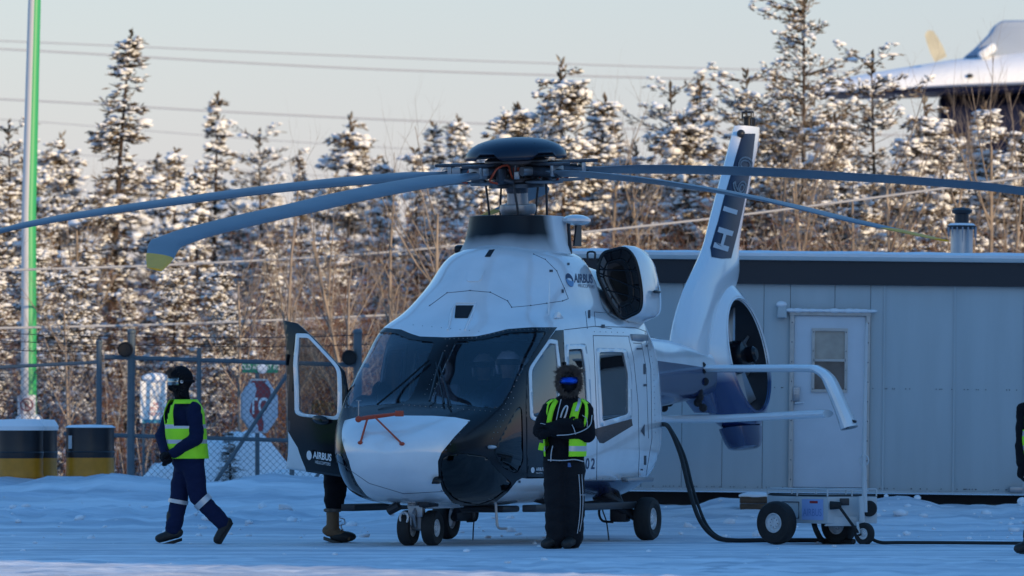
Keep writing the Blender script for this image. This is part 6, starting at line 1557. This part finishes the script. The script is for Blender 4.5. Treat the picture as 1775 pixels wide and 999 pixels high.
torso_shell(None, [(.95, 0, 0, .18, .165), (1.15, 0, 0, .185, .17), (1.36, 0, 0, .19, .17), (1.5, 0, 0, .12, .11)], 'vest', [M_hivis, M_reflect], p4, .02, lambda a, z: not (1.22 < z < 1.46 and abs(cos(a)) > .86), lambda a, z: 1 if 1.02 < z < 1.07 or 1.16 < z < 1.2 else 0)
glove(p4, (-.215, -.08, .88), (-.1, -.1, -1), (1, 0, 0), M_fabric_black, 1.15, .8); glove(p4, (.22, -.1, .95), (0, -.1, -1), (-1, 0, 0), M_fabric_black, 1.15, .8)
bb = B(); bb.ball((0, .02, 1.665), (.135, .14, .15), 18, 12); bb.build('parka_hood', M_fabric_black, p4); fur(p4, (0, -.08, 1.665), (.115, .13), .12, 1800, .045, M_furd, seed=12, thick=.003); boot(p4, (-.12, 0, .10), (-.24, -.1, .055), 0, M_bootk); boot(p4, (.2, .03, .1), (.1, -.1, .055), 0, M_bootk)

# --- pilots in the helicopter
def pilot(F, L, U, lb, turn):
    e = empty('person', HM + HROT @ Vector((F, L, 0)), atan2(-cos(PSI), -sin(PSI)) + turn, lb, 'person'); s = U - 1.86
    b = B(); capsule(b, (-.08, 0, 1.12 + s), (-.05, 0, 1.5 + s), .17, .18, 14); b.ball((.03, 0, 1.84 + s), (.10, .085, .12), 16, 12); capsule(b, (-.03, 0, 1.55 + s), (.0, 0, 1.74 + s), .075, .07); b.ball((.125, 0, 1.82 + s), (.025, .018, .03), 8, 6)
    for sd_ in (-1, 1): capsule(b, (-.05, sd_ * .2, 1.52 + s), (.06, sd_ * .26, 1.28 + s), .07, .06); capsule(b, (.06, sd_ * .26, 1.28 + s), (.32, sd_ * .16, 1.22 + s), .058, .042); capsule(b, (-.05, sd_ * .1, 1.1 + s), (.4, sd_ * .13, 1.12 + s), .09, .075); capsule(b, (.4, sd_ * .13, 1.12 + s), (.55, sd_ * .13, .8), .072, .055)
    remesh(b, 'body', .02, [M_fabric_navy, M_skin], e, .008, 3, 7, lambda c: 1 if c.z > 1.73 + s else 0)
    b = B(); prof = [(.001, .16), (.07, .15), (.115, .10), (.135, .03), (.135, -.04), (.125, -.09)]
    b.lathe(prof, 22, Matrix.Translation((0, 0, 1.86 + s))); me = b.mesh('helmet'); bm = bmesh.new(); bm.from_mesh(me)
    bmesh.ops.delete(bm, geom=[f for f in bm.faces if f.calc_center_median().x > .06 and f.calc_center_median().z < 1.9 + s], context='FACES'); bm.to_mesh(me); bm.free()
    o = link('helmet', me, e, M_white); so = o.modifiers.new('t', 'SOLIDIFY'); so.thickness = .02
    b = B(); P = []
    for k in range(9): a = radians(-65 + 130 * k / 8); P += [(.142 * cos(a), .142 * sin(a), 1.93 + s), (.150 * cos(a), .150 * sin(a), 1.87 + s)]
    b.add(P, [(2 * i, 2 * i + 2, 2 * i + 3, 2 * i + 1) for i in range(8)]); o = b.build('visor', M_black, o); 
    for sd_ in (-1, 1): glove(e, (.32, sd_ * .16, 1.22 + s), (1, 0, -.1), (0, 0, -1), M_fabric_black, .9, .9)
    return e
pilot(1.45, .46, 1.88, 'pilot in white helmet with dark visor seated behind the right windscreen pane', .35)
pilot(.45, -.2, 1.86, 'crew member in pale helmet seated behind the pilot in the cabin', .2)

# --- ground power cart
CY = 77.4; cs = S(CY)
cart = empty('ground_power_cart', (W(1420, 943, CY).x, CY, 0), 0, 'white wheeled ground power cart with black tyres in front of the office door', 'cart')
def cp(px, py, dy=0.0): w = W(px, py, CY) - cart.location; return Vector((w.x, dy, w.z))
M_cart = mat('cart_paint', (.50, .53, .55), .45, var=.1, vscale=4)
# body: two visible faces meeting at the corner px 1433
c0 = cp(1434, 860); xl = cp(1334, 850).x; xr = cp(1522, 860).x; zt_, zb_ = cp(1434, 861).z, cp(1434, 908).z
dl = .95; P = [(xl, dl * .95), (c0.x, -.10), (xr, .12), (xr - (c0.x - xl), dl * 1.15)]
b = B(); b.prism(P, zt_ - zb_, Matrix.Translation((0, 0, (zt_ + zb_) / 2))); b.build('body_box', M_cart, cart, bevel=.012)
b = B(); b.prism([(x * .97, y * .97 + .01) for x, y in P], .015, Matrix.Translation((0, 0, zt_ + .01))); b.build('deck', M_dark, cart)
def rail_pt(t, i): a, c = Vector(P[i]), Vector(P[(i + 1) % 4]); q = a.lerp(c, t); return (q.x, q.y)
for i in range(4):
    for t in (0, .5):
        x, y = rail_pt(t, i); b = B(); b.tube([(x * .98, y, zt_), (x * .98, y, zt_ + .075)], .009, 6); b.build('rail_post', M_cart, cart)
    (x0, y0), (x1, y1) = P[i], P[(i + 1) % 4]; b = B(); b.tube([(x0 * .98, y0, zt_ + .075), (x1 * .98, y1, zt_ + .075)], .008, 6); b.build('guard_rail', M_cart, cart)
fdir = (Vector((c0.x, -.10, 0)) - Vector((xl, dl * .95, 0))).normalized(); fn = Vector((fdir.y, -fdir.x, 0)); mid = Vector((c0.x, -.10, 0)).lerp(Vector((xl, dl * .95, 0)), .24)
MF = frame((mid.x + fn.x * .004, mid.y + fn.y * .004, (zt_ + zb_) / 2 + .0), fdir, (0, 0, 1))
b = B(); b.prism([(-.2, -.105), (.2, -.105), (.2, .115), (-.2, .115)], .004, MF); b.build('notice_sheet', mat('pale_blue_sheet', (.30, .42, .72), .5), cart)
b = B(); b.prism([(-.05, .07), (.1, .07), (.1, .095), (-.05, .095)], .007, MF); b.build('red_label', mat('red_label', (.35, .02, .02), .5), cart)
text_on('lettering', 'AIRBUS', .11, MF @ Matrix.Translation((0, -.03, .004)), mat('faint_blue_print', (.15, .25, .55), .5), cart)
b = B(); MF2 = MF @ Matrix.Translation((-.42, 0, 0)); b.tube([MF2 @ Vector(p) for p in ((-.16, -.09, .003), (.16, -.09, .003), (.16, .08, .003), (-.16, .08, .003), (-.16, -.09, .003))], .006, 5); b.build('hatch_outline', M_line, cart)
b = B(); b.prism([(-.12, -.005), (.02, -.005), (.02, .015), (-.12, .015)], .006, MF2); b.build('hatch_latch', M_black, cart)
# front face fittings
q = cp(1447, 876, -.13); b = B(); b.tube([q + Vector((-.055, 0, 0)), q + Vector((.06, -.02, 0))], [.045, .035], 12); b.build('cable_plug', M_rubber, cart)
q = cp(1463, 870, -.1); b = B(); b.box(q, (.10, .04, .075)); b.build('gauge_box', M_dark, cart, bevel=.006)
q = cp(1507, 882, .05); b = B(); b.lathe([(.001, .02), (.075, .02), (.085, 0), (.085, -.05)], 20, Matrix.Translation(q) @ Matrix.Rotation(pi / 2, 4, 'X')); b.build('socket_cover', M_rubber, cart)
b = B(); b.prism([(-.2, 0), (.12, 0), (.2, .1), (-.12, .1)], .2, Matrix.Translation(cp(1462, 912, .03)) @ Matrix.Rotation(pi / 2, 4, 'X')); b.build('axle_bracket', M_cart, cart, bevel=.006)
def cwheel(px, py, r, w, dy, ax, rr): c = cp(px, py, dy); c.z = r; return wheel((c.x, c.y, r), r, w, cart, axis=ax, rimr=rr, rimmat=M_rim)
cwheel(1347, 905, cp(1347, 869).z * .5, .16, .12, (-.62, -.78, 0), .46)
cwheel(1458, 905, .205, .16, .42, (-.62, -.78, 0), .5)
cwheel(1497, 925, .118, .075, -.18, (-.62, -.78, 0), .5)
b = B(); b.tube([cp(1492, 860, -.12), cp(1493, 905, -.12)], .03, 8); b.tube([cp(1485, 905, -.16), cp(1487, 926, -.2)], .02, 6); b.tube([cp(1500, 905, -.1), cp(1503, 926, -.12)], .02, 6); b.build('caster_fork', M_cart, cart)
b = B(); b.tube([cp(1498, 888, -.1), cp(1497, 800, -.08), cp(1502, 560, -.02)], [.03, .024, .014], 10); b.build('tow_bar', M_cart, cart)
b = B(); b.tube([cp(1497 + 8 * cos(t), 798 + 9 * sin(t), -.09) for t in np.linspace(0, 2 * pi, 17)], .008, 6, False); b.build('tow_eye', M_cart, cart)
cord(cart, [tuple(cp(1452, 876, -.16)), tuple(cp(1462, 890, -.18)), tuple(cp(1480, 915, -.2)), tuple(cp(1490, 928, -.2))], .016, M_rubber, 'cable_lead')
# cables
def ground_cable(pts, r, lb):
    o = B().tube(catmull(pts, 8), r, 8).build('power_cable', M_rubber); tag(o, lb, 'cable')
plug = HM + HROT @ Vector((-2.2, .80, 1.12)); pp = W(1146, 735, plug.y)
zc = .03
G = lambda px, Y: Vector(((px - CX) / FP * Y, Y, zc))
ground_cable([pp, W(1160, 742, 80.4), W(1180, 790, 79.9), W(1195, 850, 79.3), W(1212, 900, 78.8), W(1235, 928, 78.5), G(1262, 78.4), G(1330, 78.4), G(1420, 78.3), G(1450, 78.0)], .025, 'thick black cable hanging from the helicopter side down to the cart')
ground_cable([pp + Vector((.02, .03, .0)), W(1163, 745, 80.5), W(1186, 790, 80.0), W(1202, 850, 79.4), W(1222, 905, 78.9), W(1244, 930, 78.6), G(1275, 78.6), G(1340, 78.55), G(1425, 78.45)], .018, 'second thinner black cable running beside the thick one to the cart')
ground_cable([cp(1412, 905, .3) + cart.location, cp(1417, 922, .2) + cart.location, G(1428, 77.9), G(1455, 77.8), G(1480, 77.6)], .03, 'short black cable looping out from under the cart')
ground_cable([cp(1503, 930, -.15) + cart.location, G(1525, 77.2), G(1560, 77.0), G(1650, 76.9), G(1775, 76.6), G(1950, 76.2)], .018, 'thin black cable trailing from the cart to the right picture edge')

# crumbs of broken snow lying about on the apron
rg = np.random.default_rng(4); n = 420; X = rg.uniform(-7, 7, n); Y = np.concatenate([rg.uniform(81, 88, 300), rg.uniform(66, 81, 120)]); Z = np.array([ground_z(a, c) for a, c in zip(X, Y)]); w = .010 + .05 * rg.random(n)**4; w[300:] *= .5
v, f = blobs(np.stack([X, Y, Z + w * .3], 1), np.stack([w * 1.3, w * 1.3, w * .8], 1), rg)
tag(link('snow_crumbs', np_mesh('snow_crumbs', v, f, True), None, M_snow), 'small crumbs of broken snow scattered over the apron', 'snow', kind='stuff')
bpy.data.scenes.remove(TMP)
